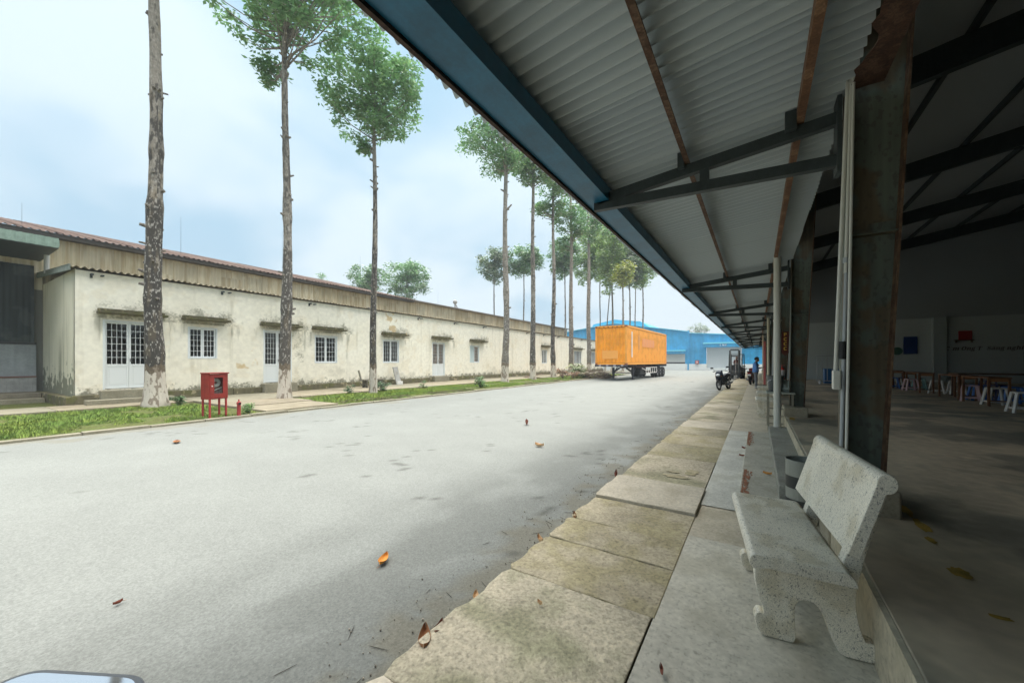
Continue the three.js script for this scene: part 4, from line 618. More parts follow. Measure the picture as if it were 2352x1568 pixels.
{ // sign and extinguisher on the third column
  const cv = document.createElement('canvas'); cv.width = 128; cv.height = 640; const c = cv.getContext('2d'); c.fillStyle = '#5a1f14'; c.fillRect(0, 0, 128, 640); c.fillStyle = '#e8c24a'; c.font = 'bold 138px sans-serif'; c.textAlign = 'center'; 'PCCC'.split('').forEach((q, i) => c.fillText(q, 64, 130 + i * 145)); const t = new THREE.CanvasTexture(cv); t.colorSpace = THREE.SRGBColorSpace;
  const s = thing('fire_sign', 'narrow dark red sign with yellow stacked letters ending in a point', 'sign', V(0.79, 1.7, 15.78)); const sh = new THREE.Shape(); sh.moveTo(-0.1, 0.1); sh.lineTo(0, 0); sh.lineTo(0.1, 0.1); sh.lineTo(0.1, 0.82); sh.lineTo(-0.1, 0.82); sh.closePath(); part('board', new THREE.ExtrudeGeometry(sh, { depth: 0.01, bevelEnabled: false }), M([0.12, 0.03, 0.02], 0.6), s);
  const pl = new THREE.PlaneGeometry(0.15, 0.7).translate(0, 0.46, 0.0135); part('lettering', pl, new THREE.MeshStandardMaterial({ map: t, roughness: 0.6 }), s);
  const e = thing('fire_extinguisher', 'red fire extinguisher with white label hanging below the lettered sign', 'extinguisher', V(0.7, 0.82, 15.74)); part('cylinder', new THREE.LatheGeometry([[0, 0], [0.075, 0.005], [0.08, 0.02], [0.08, 0.4], [0.06, 0.46], [0.025, 0.49], [0, 0.49]].map((q) => new THREE.Vector2(...q)), 20), M([0.6, 0.04, 0.03], 0.35), e); part('label', new THREE.CylinderGeometry(0.0808, 0.0808, 0.24, 20, 1, true).translate(0, 0.28, 0), M([0.75, 0.68, 0.66], 0.5), e); part('valve', [new THREE.CylinderGeometry(0.02, 0.02, 0.06, 10).translate(0, 0.52, 0), new THREE.BoxGeometry(0.11, 0.02, 0.02).translate(0.03, 0.56, 0)], M([0.4, 0.08, 0.07], 0.5), e); part('hose', curve([P3(0.02, 0.53, 0.02), P3(0.1, 0.45, 0.03), P3(0.1, 0.25, 0.02), P3(0.09, 0.12, 0.01)], 0.011), black, e);
}

// ───────────── hose cabinet, hydrant, litter of the verge ─────────────
{
  const t = thing('hose_cabinet', 'red fire hose cabinet on four legs at the kerb', 'cabinet', Lp(-11.84, 0.03, 4.4), TL + Math.PI / 2 + 0.22);   // local: front faces +z
  const legM = redDark; for (const [x, z] of [[-0.2, 0.13], [0.2, 0.13], [-0.2, -0.13], [0.2, -0.13]]) part('leg', new THREE.BoxGeometry(0.036, 0.5, 0.036).translate(x, 0.25, z), legM, t);
  part('body', [new THREE.BoxGeometry(0.02, 0.66, 0.3).translate(-0.225, 0.83, 0), new THREE.BoxGeometry(0.02, 0.66, 0.3).translate(0.225, 0.83, 0), new THREE.BoxGeometry(0.43, 0.02, 0.3).translate(0, 0.51, 0), new THREE.BoxGeometry(0.43, 0.62, 0.015).translate(0, 0.83, -0.142)].map(metricUV), redPaint, t);
  part('roof', metricUV(new RoundedBoxGeometry(0.5, 0.03, 0.36, 2, 0.008)).translate(0, 1.172, 0.012), redPaint, t);
  const s = new THREE.Shape(); s.moveTo(-0.21, -0.31); s.lineTo(0.21, -0.31); s.lineTo(0.21, 0.31); s.lineTo(-0.21, 0.31); s.closePath(); const h = new THREE.Path(); h.moveTo(-0.11, -0.2); h.lineTo(-0.11, 0.22); h.lineTo(0.11, 0.22); h.lineTo(0.11, -0.2); h.closePath(); s.holes.push(h);
  const d = part('door', metricUV(new THREE.ExtrudeGeometry(s, { depth: 0.014, bevelEnabled: true, bevelSize: 0.003, bevelThickness: 0.003, bevelSegments: 1 })).translate(0, 0.84, 0.143), redPaint, t); part('pane', new THREE.BoxGeometry(0.23, 0.43, 0.003).translate(0, 0.85, 0.146), glass, d); part('latch', new THREE.CylinderGeometry(0.014, 0.014, 0.02, 10).rotateX(Math.PI / 2).translate(-0.165, 0.84, 0.168), M([0.75, 0.7, 0.66], 0.4), d);
  const ho = []; for (let k = 0; k < 3; k++) ho.push(new THREE.TorusGeometry(0.1 - 0.02 * k, 0.022, 8, 22).translate(0.01, 0.92, 0.02)); ho.push(tube(P3(-0.12, 0.7, 0.05), P3(0.14, 0.79, 0.05), 0.012, 0.012, 8)); part('hose', ho, M([0.42, 0.42, 0.38], 0.8), t);
  const y = thing('hydrant', 'slim red hydrant stub beside the hose cabinet', 'hydrant', Lp(-11.6, 0.03, 4.86), 0.3); part('stem', tube(P3(0, 0, 0), P3(0, 0.31, 0), 0.045, 0.045, 14), redDark, y); part('valve', [new THREE.SphereGeometry(0.055, 12, 10).translate(0, 0.35, 0), tube(P3(0, 0.36, 0), P3(0.09, 0.35, 0.05), 0.035, 0.04, 12), tube(P3(0, 0.38, 0), P3(0, 0.46, 0), 0.02, 0.014, 8)], redDark, y); part('outlet_cap', tube(P3(0.09, 0.35, 0.05), P3(0.105, 0.35, 0.058), 0.03, 0.03, 12), black, y);
  // broken bench, leaning slab
  const b = thing('broken_bench', 'broken stone bench without backrest by the cream wall', 'bench', Lp(-17.2, 0.12, 13.55), TL + Math.PI / 2);    // local x along the wall
  part('seat', metricUV(new RoundedBoxGeometry(1.35, 0.07, 0.4, 2, 0.012)).translate(0, 0.42, 0.05), M([0.42, 0.41, 0.37], 0.85, { map: rep(graniteT, 1) }), b); for (const x of [-0.5, 0.5]) { const st = new THREE.Shape(); st.moveTo(-0.2, 0); st.lineTo(-0.08, 0); st.lineTo(0, 0.2); st.lineTo(0.08, 0); st.lineTo(0.2, 0); st.lineTo(0.17, 0.385); st.lineTo(-0.17, 0.385); st.closePath(); const g = new THREE.ExtrudeGeometry(st, { depth: 0.07, bevelEnabled: false }).rotateY(Math.PI / 2).translate(x, 0, 0.05); part('leg', metricUV(g), M([0.26, 0.25, 0.22], 0.9, { map: rep(concT, 0.8) }), b); }
  for (const x of [-0.58, 0.12]) part('back_post', bar(P3(x, 0.4, -0.12), P3(x - 0.05, 0.92, -0.27), 0.06, 0.08), M([0.52, 0.52, 0.46], 0.9, { map: rep(concT, 0.8) }), b);
  const sl = thing('stone_slab', 'grey stone slab leaning against the cream wall right of the slim tree', 'slab', Lp(-17.75, 0.12, 15.95), TL + Math.PI / 2); const sg = part('slab', metricUV(new RoundedBoxGeometry(0.38, 1.12, 0.06, 2, 0.01)).translate(0, 0.56, 0), M([0.66, 0.68, 0.72], 0.6, { map: rep(graniteT, 1) }), sl); sg.rotation.x = -0.33; part('slab_foot', metricUV(new RoundedBoxGeometry(0.42, 0.2, 0.1, 2, 0.015)).translate(0, 0.1, 0.05), M([0.72, 0.72, 0.7], 0.8), sl);
}

// ───────────── container and trailer ─────────────
{
  const pos = V(-8.39, 0, 29.12), turn = -2 * Math.PI / 180;      // local: x left is negative, -z runs along the container; origin at its near right corner
  const k = 1.05, Wd = 2.44 * k, Ln = 12.19 * k, Hh = 2.9 * k, y0 = 1.27;
  const c = thing('shipping_container', 'orange corrugated shipping container on the parked trailer', 'container', pos, turn);
  const org = M([1.7, 0.66, 0.05], 0.5, { map: rep(metalT, 3) }), orgLit = M([1.75, 0.76, 0.12], 0.5, { map: rep(metalT, 3) }), pale = M([0.8, 0.42, 0.2], 0.6);  // second orange is a lighter copy, painting in the better-lit side
  const trap = (len, amp, per) => { const o = []; let x = 0; while (x < len - 0.01) { o.push([x, 0], [x + per * 0.28, 0], [x + per * 0.45, amp], [x + per * 0.78, amp], [x + per * 0.95, 0]); x += per; } return o.filter((q) => q[0] < len).concat([[len, 0]]); };
  const ribbed = (len, h, amp, per) => { const pr = trap(len, amp, per), ps = [], uv = [], ix = []; pr.forEach(([x, a], i) => { ps.push(x, 0, -a, x, h, -a); uv.push(x, 0, x, h); if (i) { const q = 2 * i; ix.push(q - 2, q, q + 1, q - 2, q + 1, q - 1); } }); const g = new THREE.BufferGeometry(); g.setAttribute('position', new THREE.Float32BufferAttribute(ps, 3)); g.setAttribute('uv', new THREE.Float32BufferAttribute(uv, 2)); g.setIndex(ix); const n = g.toNonIndexed(); n.computeVertexNormals(); return n; };
  const front = ribbed(Wd - 0.2, Hh - 0.3, 0.05, 0.28); front.translate(-Wd + 0.1, y0 + 0.15, -0.03); part('front_panel', front, org, c);
  const side = ribbed(Ln - 0.24, Hh - 0.3, 0.036, 0.28); const sr = side.clone().rotateY(Math.PI / 2).translate(-0.02, y0 + 0.15, -0.12); part('side_panel', sr, orgLit, c); part('side_panel', side.clone().rotateY(-Math.PI / 2).translate(-Wd + 0.02, y0 + 0.15, -Ln + 0.12), orgLit, c);
  part('roof', new THREE.BoxGeometry(Wd - 0.06, 0.05, Ln - 0.06).translate(-Wd / 2, y0 + Hh - 0.05, -Ln / 2), org, c); part('floor', new THREE.BoxGeometry(Wd - 0.06, 0.12, Ln - 0.06).translate(-Wd / 2, y0 + 0.1, -Ln / 2), M([0.2, 0.08, 0.03], 0.8), c); part('doors', new THREE.BoxGeometry(Wd - 0.2, Hh - 0.3, 0.06).translate(-Wd / 2, y0 + Hh / 2, -Ln + 0.05), org, c);
  const post = (x, z) => part('corner_post', metricUV(new RoundedBoxGeometry(0.14, Hh - 0.2, 0.14, 2, 0.012)).translate(x, y0 + Hh / 2, z), orgLit, c);
  post(-0.07, -0.07); post(-Wd + 0.07, -0.07); post(-0.07, -Ln + 0.07); post(-Wd + 0.07, -Ln + 0.07);
  for (const y of [y0 + 0.07, y0 + Hh - 0.06]) { part('rail', new THREE.BoxGeometry(0.07, 0.13, Ln - 0.28).translate(-0.036, y, -Ln / 2), orgLit, c); part('rail', new THREE.BoxGeometry(0.07, 0.13, Ln - 0.28).translate(-Wd + 0.036, y, -Ln / 2), orgLit, c); part('rail', new THREE.BoxGeometry(Wd - 0.28, 0.13, 0.07).translate(-Wd / 2, y, -0.036), org, c); part('rail', new THREE.BoxGeometry(Wd - 0.28, 0.13, 0.07).translate(-Wd / 2, y, -Ln + 0.036), org, c); }
  for (const x of [-0.09, -Wd + 0.09]) for (const z of [-0.09, -Ln + 0.09]) for (const y of [y0 + 0.06, y0 + Hh - 0.06]) part('corner_casting', new THREE.BoxGeometry(0.185, 0.13, 0.185).translate(x, y, z), M([0.3, 0.09, 0.03], 0.7), c);
  for (let i = 0; i < 6; i++) part('stop_hole', new THREE.BoxGeometry(0.13, 0.05, 0.01).translate(-0.4 - i * 0.36, y0 + Hh - 0.09, 0.003), M([0.12, 0.03, 0.01], 0.8), c);
  part('white_stripe', new THREE.BoxGeometry(0.012, 2.05, 0.26).translate(0.004, y0 + 1.6, -1.25), M([0.85, 0.8, 0.72], 0.6), c);
  { // faded print on the ribs: one upright bar and a run of worn blocks
    const cv = document.createElement('canvas'); cv.width = 512; cv.height = 128; const q = cv.getContext('2d'); q.fillStyle = '#f4a04a'; q.fillRect(0, 0, 512, 128); q.fillStyle = '#ef9f66'; for (let i = 0; i < 8; i++) { q.fillRect(6 + i * 63, 10, 46, 108); q.fillStyle = i % 2 ? '#ef9f66' : '#eda06e'; } const t = new THREE.CanvasTexture(cv); t.colorSpace = THREE.SRGBColorSpace;
    part('faded_lettering', new THREE.PlaneGeometry(3.9, 0.75).rotateY(Math.PI / 2).translate(-0.012, y0 + 1.85, -6.1), new THREE.MeshStandardMaterial({ map: t, roughness: 0.6 }), c); part('faded_lettering', new THREE.PlaneGeometry(0.3, 1.2).rotateY(Math.PI / 2).translate(-0.012, y0 + 1.85, -3.2), M([0.78, 0.36, 0.12], 0.6), c);
    part('faded_patch', new THREE.PlaneGeometry(1.3, 0.65).translate(-1.35, y0 + 0.78, -0.024), M([0.95, 0.42, 0.09], 0.7), c); }
  // trailer
  const t = thing('trailer', 'dark semi trailer on landing legs under the orange container', 'trailer', pos, turn); const st = M([0.045, 0.045, 0.06], 0.6), stR = M([0.12, 0.035, 0.03], 0.7);
  for (const x of [-0.75, -Wd + 0.75]) { part('main_beam', new THREE.BoxGeometry(0.16, 0.32, Ln - 4).translate(x, y0 - 0.18, -Ln / 2 - 1.9), stR, t); part('neck_beam', new THREE.BoxGeometry(0.16, 0.16, 3.9).translate(x, y0 - 0.1, -1.97), st, t); }
  part('front_bolster', new THREE.BoxGeometry(Wd + 0.06, 0.16, 0.24).translate(-Wd / 2, y0 - 0.085, -0.1), st, t); for (let i = 1; i < 6; i++) part('cross_member', new THREE.BoxGeometry(Wd - 0.1, 0.1, 0.14).translate(-Wd / 2, y0 - 0.08, -i * 2.4), st, t); part('rear_bolster', new THREE.BoxGeometry(Wd, 0.2, 0.2).translate(-Wd / 2, y0 - 0.11, -Ln + 0.15), st, t);
  for (let i = 0; i < 4; i++) part('twist_lock', new THREE.BoxGeometry(0.16, 0.14, 0.1).translate(-0.35 - i * 0.6, y0 - 0.06, 0.04), M([0.4, 0.38, 0.4], 0.5), t);
  for (const x of [-0.45, -Wd + 0.45]) { const lg = part('landing_leg', [new THREE.BoxGeometry(0.17, 0.6, 0.17).translate(x, y0 - 0.56, -2.9), new THREE.BoxGeometry(0.12, 0.5, 0.12).translate(x, 0.3, -2.9), new THREE.BoxGeometry(0.3, 0.05, 0.26).translate(x, 0.03, -2.9)], st, t); part('gusset', [bar(P3(x, y0 - 0.25, -3.9), P3(x, 0.55, -2.98), 0.05, 0.08), bar(P3(x < -1 ? x + 0.55 : x - 0.55, y0 - 0.3, -2.9), P3(x, 0.6, -2.9), 0.08, 0.14)], st, lg); }
  part('leg_brace', new THREE.BoxGeometry(Wd - 1, 0.06, 0.06).translate(-Wd / 2, 0.55, -2.9), st, t);
  const tyre = (x, z) => { const g = new THREE.Group(); g.name = 'wheel'; g.position.set(x, 0.5, z); t.add(g); const pr = [[0.28, -0.13], [0.44, -0.14], [0.49, -0.1], [0.5, 0], [0.49, 0.1], [0.44, 0.14], [0.28, 0.13]].map((q) => new THREE.Vector2(...q)); part('tyre', new THREE.LatheGeometry(pr, 28).rotateZ(Math.PI / 2), rubber, g); part('rim', new THREE.CylinderGeometry(0.285, 0.285, 0.16, 20).rotateZ(Math.PI / 2), M([0.35, 0.35, 0.37], 0.5), g); part('hub', new THREE.CylinderGeometry(0.09, 0.11, 0.3, 12).rotateZ(Math.PI / 2), st, g); };
  for (const z of [-Ln + 3.4, -Ln + 2.2, -Ln + 1.0]) for (const x of [-0.18, -0.5, -Wd + 0.18, -Wd + 0.5]) tyre(x, z);
  for (const z of [-Ln + 3.4, -Ln + 2.2, -Ln + 1.0]) part('axle', tube(P3(-0.2, 0.5, z), P3(-Wd + 0.2, 0.5, z), 0.07, 0.07, 10), st, t);
  part('tool_box', new THREE.BoxGeometry(0.6, 0.45, 1.1).translate(-0.45, 0.62, -4.6), black, t); part('mudguard', new THREE.BoxGeometry(0.6, 0.03, 3.9).translate(-0.34, 1.06, -Ln + 2.2), st, t);
  // white side guard frame
  const sgM = M([0.78, 0.76, 0.74], 0.6); const z0 = -5.4, z1 = -9.0; part('side_guard_rail', new THREE.BoxGeometry(0.05, 0.06, z0 - z1).translate(-0.06, 0.98, (z0 + z1) / 2), sgM, t); part('side_guard_rail', new THREE.BoxGeometry(0.05, 0.06, z0 - z1).translate(-0.06, 0.5, (z0 + z1) / 2), sgM, t); for (let i = 0; i < 6; i++) part('side_guard_post', new THREE.BoxGeometry(0.055, 0.46, 0.06).translate(-0.06, 0.74, mix(z0 - 0.03, z1 + 0.03, i / 5)), sgM, t); part('side_guard_strut', bar(P3(-0.06, 0.95, -4.2), P3(-0.06, 0.75, z0), 0.04, 0.05), sgM, t);
}

// ───────────── motorbikes ─────────────
function makeMoto(name, label, pos, turn, o) {           // local: front towards +z
  const t = thing(name, label, 'motorbike', pos, turn, o.group);
  const bodyM = o.body, R = 0.285; const lean = new THREE.Group(); const q = (n, g, m, par = t) => part(n, g, m, par);
  const wheel = (z, w) => { const g = new THREE.Group(); g.name = 'wheel'; g.position.set(0, R, z); t.add(g); part('tyre', new THREE.TorusGeometry(R - w, w, 12, 36).rotateY(Math.PI / 2), rubber, g); part('rim', new THREE.TorusGeometry(R - 2 * w, 0.014, 8, 30).rotateY(Math.PI / 2), o.rim, g); const sp = []; for (let i = 0; i < 5; i++) sp.push(tube(P3(0, 0, 0), P3(0, Math.sin(i * 1.2566) * (R - 2 * w), Math.cos(i * 1.2566) * (R - 2 * w)), 0.016, 0.012, 6)); part('spokes', [...sp, tube(P3(-0.06, 0, 0), P3(0.06, 0, 0), 0.04, 0.04, 12)], o.rim, g); };
  wheel(0.62, 0.042); wheel(-0.6, 0.052);
  for (const x of [-0.065, 0.065]) q('fork', tube(P3(x, R, 0.62), P3(x, 0.82, 0.42), 0.018, 0.022, 8), M([0.12, 0.12, 0.13], 0.4));
  { const a = new THREE.TorusGeometry(R + 0.02, 0.035, 8, 14, 2.0).rotateY(Math.PI / 2).rotateX(-0.25); a.scale(1.5, 1, 1); a.translate(0, R, 0.62); q('front_mudguard', a, bodyM); }
  const ext = (pts, w, bev) => { const s = new THREE.Shape(); pts.forEach((p, i) => i ? s.lineTo(...p) : s.moveTo(...p)); s.closePath(); return new THREE.ExtrudeGeometry(s, { depth: w, bevelEnabled: true, bevelSize: bev, bevelThickness: bev, bevelSegments: 3 }).translate(0, 0, -w / 2).rotateY(-Math.PI / 2); };
  q('front_fairing', ext([[0.5, 0.55], [0.56, 0.72], [0.5, 0.92], [0.36, 0.98], [0.28, 0.75], [0.2, 0.45], [0.3, 0.36]], 0.2, 0.05), bodyM);
  const hl = q('headlight', [new THREE.SphereGeometry(0.085, 16, 10).scale(1.25, 0.75, 0.6).translate(0, 0.8, 0.6)], M([0.75, 0.78, 0.8], 0.15)); for (const x of [-0.13, 0.13]) q('indicator', new THREE.SphereGeometry(0.03, 10, 8).scale(1.2, 0.8, 1).translate(x, 0.72, 0.56), M([0.7, 0.3, 0.05], 0.3));
  q('body', ext([[0.28, 0.42], [0.3, 0.62], [0.05, 0.66], [-0.2, 0.72], [-0.62, 0.78], [-0.74, 0.7], [-0.5, 0.55], [-0.2, 0.42], [0.1, 0.34]], 0.13, 0.045), bodyM); q('side_stripe', ext([[-0.25, 0.6], [-0.55, 0.7], [-0.6, 0.67], [-0.3, 0.55]], 0.225, 0.002), o.accent);
  q('engine', [tube(P3(-0.1, 0.36, 0.08), P3(0.1, 0.36, 0.08), 0.11, 0.11, 14), metricUV(new RoundedBoxGeometry(0.2, 0.18, 0.26, 2, 0.03)).translate(0, 0.33, -0.12), tube(P3(0, 0.4, 0.12), P3(0, 0.42, 0.34), 0.065, 0.06, 12)], M([0.12, 0.12, 0.125], 0.45));
  { const s = new THREE.Shape(); s.moveTo(0.12, 0.7); s.bezierCurveTo(0.0, 0.76, -0.1, 0.75, -0.25, 0.79); s.bezierCurveTo(-0.5, 0.84, -0.66, 0.85, -0.7, 0.82); s.lineTo(-0.68, 0.78); s.lineTo(-0.2, 0.72); s.closePath(); q('seat', new THREE.ExtrudeGeometry(s, { depth: 0.18, bevelEnabled: true, bevelSize: 0.025, bevelThickness: 0.03, bevelSegments: 3 }).translate(0, 0, -0.09).rotateY(-Math.PI / 2), M([0.03, 0.03, 0.035], 0.55)); }
  q('exhaust', [curve([P3(0.06, 0.28, 0.1), P3(0.11, 0.22, -0.1), P3(0.13, 0.26, -0.35)], 0.02), tube(P3(0.13, 0.26, -0.3), P3(0.14, 0.36, -0.78), 0.045, 0.05, 14)], M([0.2, 0.2, 0.21], 0.35));
  const hb = q('handlebar', [curve([P3(-0.36, 0.98, 0.26), P3(-0.2, 1.02, 0.33), P3(0, 0.97, 0.38), P3(0.2, 1.02, 0.33), P3(0.36, 0.98, 0.26)], 0.013), tube(P3(-0.38, 0.975, 0.25), P3(-0.26, 1.0, 0.3), 0.018, 0.018, 8), tube(P3(0.38, 0.975, 0.25), P3(0.26, 1.0, 0.3), 0.018, 0.018, 8)], black);
  for (const s of [-1, 1]) { q('mirror_stem', o.flat ? tube(P3(s * 0.25, 0.99, 0.31), P3(s * 0.37, 0.945, 0.38), 0.006, 0.006, 6) : tube(P3(s * 0.24, 1.01, 0.31), P3(s * 0.36, 1.17, 0.3), 0.006, 0.006, 6), black); 
    if (!o.flat) q('mirror', new THREE.SphereGeometry(0.075, 16, 10).scale(1.1, 0.62, 0.3).translate(s * 0.39, 1.19, 0.3), black);
    else { const rr = (w, h, k) => { const u = new THREE.Shape(), a = w / 2, b = h / 2; u.moveTo(-a + k, -b); u.lineTo(a - k, -b); u.quadraticCurveTo(a, -b, a, -b + k); u.lineTo(a, b - k); u.quadraticCurveTo(a, b, a - k, b); u.lineTo(-a + k, b); u.quadraticCurveTo(-a, b, -a, b - k); u.lineTo(-a, -b + k); u.quadraticCurveTo(-a, -b, -a + k, -b); return u; };
      const m = q('mirror', new THREE.ExtrudeGeometry(rr(0.12, 0.23, 0.05), { depth: 0.016, bevelEnabled: true, bevelSize: 0.005, bevelThickness: 0.005, bevelSegments: 3 }).rotateX(-Math.PI / 2), M([0.2, 0.21, 0.23], 0.35)); m.position.set(s * 0.4, 0.95, 0.42); m.rotation.x = -0.06; part('mirror_glass', new THREE.ExtrudeGeometry(rr(0.108, 0.218, 0.046), { depth: 0.004, bevelEnabled: false }).rotateX(-Math.PI / 2).translate(0, 0.0185, 0), M([0.7, 0.73, 0.77], 0.05, { metalness: 1 }), m); } }
  q('tail_light', new THREE.BoxGeometry(0.16, 0.07, 0.06).translate(0, 0.74, -0.77), M([0.4, 0.02, 0.02], 0.2)); q('number_plate', new THREE.BoxGeometry(0.19, 0.14, 0.006).rotateX(0.25).translate(0, 0.6, -0.83), M([0.75, 0.75, 0.72], 0.5)); q('rear_mudguard', bar(P3(0, 0.7, -0.72), P3(0, 0.48, -0.9), 0.16, 0.03), black); q('grab_rail', curve([P3(-0.11, 0.8, -0.5), P3(-0.11, 0.86, -0.72), P3(0, 0.87, -0.8), P3(0.11, 0.86, -0.72), P3(0.11, 0.8, -0.5)], 0.012), chrome); q('kick_stand', tube(P3(-0.08, 0.32, -0.05), P3(-0.24, 0.0, -0.02), 0.014, 0.012, 8), black); q('swing_arm', [bar(P3(0.09, 0.32, -0.1), P3(0.09, R, -0.6), 0.03, 0.05), bar(P3(-0.09, 0.32, -0.1), P3(-0.09, R, -0.6), 0.03, 0.05)], M([0.1, 0.1, 0.1], 0.5));
  for (const x of [-0.14, 0.14]) q('shock_absorber', tube(P3(x * 0.9, R + 0.04, -0.56), P3(x * 0.8, 0.7, -0.45), 0.026, 0.022, 8), chrome);
  t.rotation.order = 'YXZ'; t.rotation.z = o.lean || 0; return t;
}
const darkBike = { body: M([0.02, 0.022, 0.03], 0.25), accent: M([0.65, 0.67, 0.7], 0.35), rim: M([0.3, 0.3, 0.32], 0.4), lean: 0.12, group: 'motorbikes parked by the walkway' };
makeMoto('motorbike', 'black and silver motorbike parked facing us at the road edge', V(-1.5, 0, 23.3), -0.3, { ...darkBike, lean: 0.1 });
makeMoto('motorbike', 'dark red motorbike seen from behind with pale number plate', V(-0.28, 0.055, 28.6), Math.PI - 0.12, { body: M([0.2, 0.02, 0.02], 0.3), accent: M([0.3, 0.3, 0.3], 0.4), rim: M([0.08, 0.08, 0.08], 0.4), lean: -0.08, group: darkBike.group });
{ // a motorbike right beside the viewer: only its mirror reaches into view
  makeMoto('motorbike', 'motorbike of which only the mirror shows in the bottom left corner', V(-0.354, 0.0, -0.01), -0.995, { ...darkBike, lean: 0, flat: true });
}

// ───────────── people ─────────────
function capsules(res, c, half, bones, k) {             // smooth union of tapered capsules, meshed
  const mc = new MarchingCubes(res, new THREE.MeshStandardMaterial(), false, false, 60000); mc.isolation = 0; const n = res, f = mc.field;
  const B = bones.map(([a, b, r0, r1]) => { const d = [b[0] - a[0], b[1] - a[1], b[2] - a[2]]; return { a, d, l: d[0] * d[0] + d[1] * d[1] + d[2] * d[2] || 1e-9, r0, r1, m: Math.max(r0, r1) }; });
  for (let z = 0; z < n; z++) for (let y = 0; y < n; y++) for (let x = 0; x < n; x++) {
    const px = c[0] + half * (x - n / 2) / (n / 2), py = c[1] + half * (y - n / 2) / (n / 2), pz = c[2] + half * (z - n / 2) / (n / 2); let s = 0;
    for (const b of B) { const ax = px - b.a[0], ay = py - b.a[1], az = pz - b.a[2]; let h = (ax * b.d[0] + ay * b.d[1] + az * b.d[2]) / b.l; h = h < 0 ? 0 : h > 1 ? 1 : h; const dx = ax - h * b.d[0], dy = ay - h * b.d[1], dz = az - h * b.d[2]; const D = Math.sqrt(dx * dx + dy * dy + dz * dz) - (b.r0 + (b.r1 - b.r0) * h); s += Math.exp(-k * Math.min(D, 0.4)); }
    f[x + y * n + z * n * n] = Math.log(s) / k;
  }
  mc.update(); const cnt = mc.count ?? mc.geometry.drawRange.count; const g = new THREE.BufferGeometry(); const P = Array.from(mc.positionArray.slice(0, cnt * 3)), N = Array.from(mc.normalArray.slice(0, cnt * 3));
  for (let i = 0; i < P.length; i += 3) { P[i] = c[0] + P[i] * half; P[i + 1] = c[1] + P[i + 1] * half; P[i + 2] = c[2] + P[i + 2] * half; }
  g.setAttribute('position', new THREE.Float32BufferAttribute(P, 3)); g.setAttribute('normal', new THREE.Float32BufferAttribute(N, 3)); return g;
}
function paintBody(g, colorf) { const p = g.attributes.position, c = []; for (let i = 0; i < p.count; i++) c.push(...colorf(p.getX(i), p.getY(i), p.getZ(i))); g.setAttribute('color', new THREE.Float32BufferAttribute(c, 3)); return g; }
function headBones(x, y, z, f) { return [[[x, y - 0.02, z], [x, y + 0.05, z], 0.082, 0.088], [[x + 0.035 * f, y - 0.07, z], [x + 0.05 * f, y - 0.03, z], 0.05, 0.055], [[x + 0.088 * f, y - 0.01, z], [x + 0.105 * f, y - 0.035, z], 0.013, 0.017], [[x - 0.005, y - 0.01, z - 0.082], [x - 0.005, y - 0.035, z - 0.08], 0.02, 0.014], [[x - 0.005, y - 0.01, z + 0.082], [x - 0.005, y - 0.035, z + 0.08], 0.02, 0.014], [[x + 0.07 * f, y - 0.075, z - 0.02], [x + 0.07 * f, y - 0.075, z + 0.02], 0.014, 0.014]]; }
function handBones(w, dir, s) { // palm and five fingers curled round something small
  const o = []; const P = [w[0] + dir[0] * 0.07, w[1] + dir[1] * 0.07, w[2]]; for (let i = 0; i < 4; i++) { const z = w[2] + (i - 1.5) * 0.019, l = [0.035, 0.042, 0.04, 0.03][i]; o.push([[w[0], w[1], w[2] + (i - 1.5) * 0.008], [P[0], P[1], z], 0.017, 0.0125]); const q = [P[0] + l * dir[0], P[1] + l * (dir[1] + 0.25), z], e = [q[0] + l * 0.4, q[1] + l * 0.8, z]; o.push([[P[0], P[1], z], q, 0.0095, 0.009], [q, e, 0.009, 0.0075]); }
  const b = [w[0] + dir[0] * 0.02, w[1] + dir[1] * 0.02, w[2] + s * 0.026]; o.push([b, [b[0] + 0.03, b[1] + 0.025, b[2] + s * 0.018], 0.0115, 0.0105], [[b[0] + 0.03, b[1] + 0.025, b[2] + s * 0.018], [b[0] + 0.055, b[1] + 0.04, b[2] + s * 0.006], 0.0105, 0.0085]); return o;
}
const bodyMat = new THREE.MeshStandardMaterial({ roughness: 0.85, vertexColors: true }), hairM = M([0.012, 0.011, 0.01], 0.7), skin = [0.34, 0.19, 0.12];
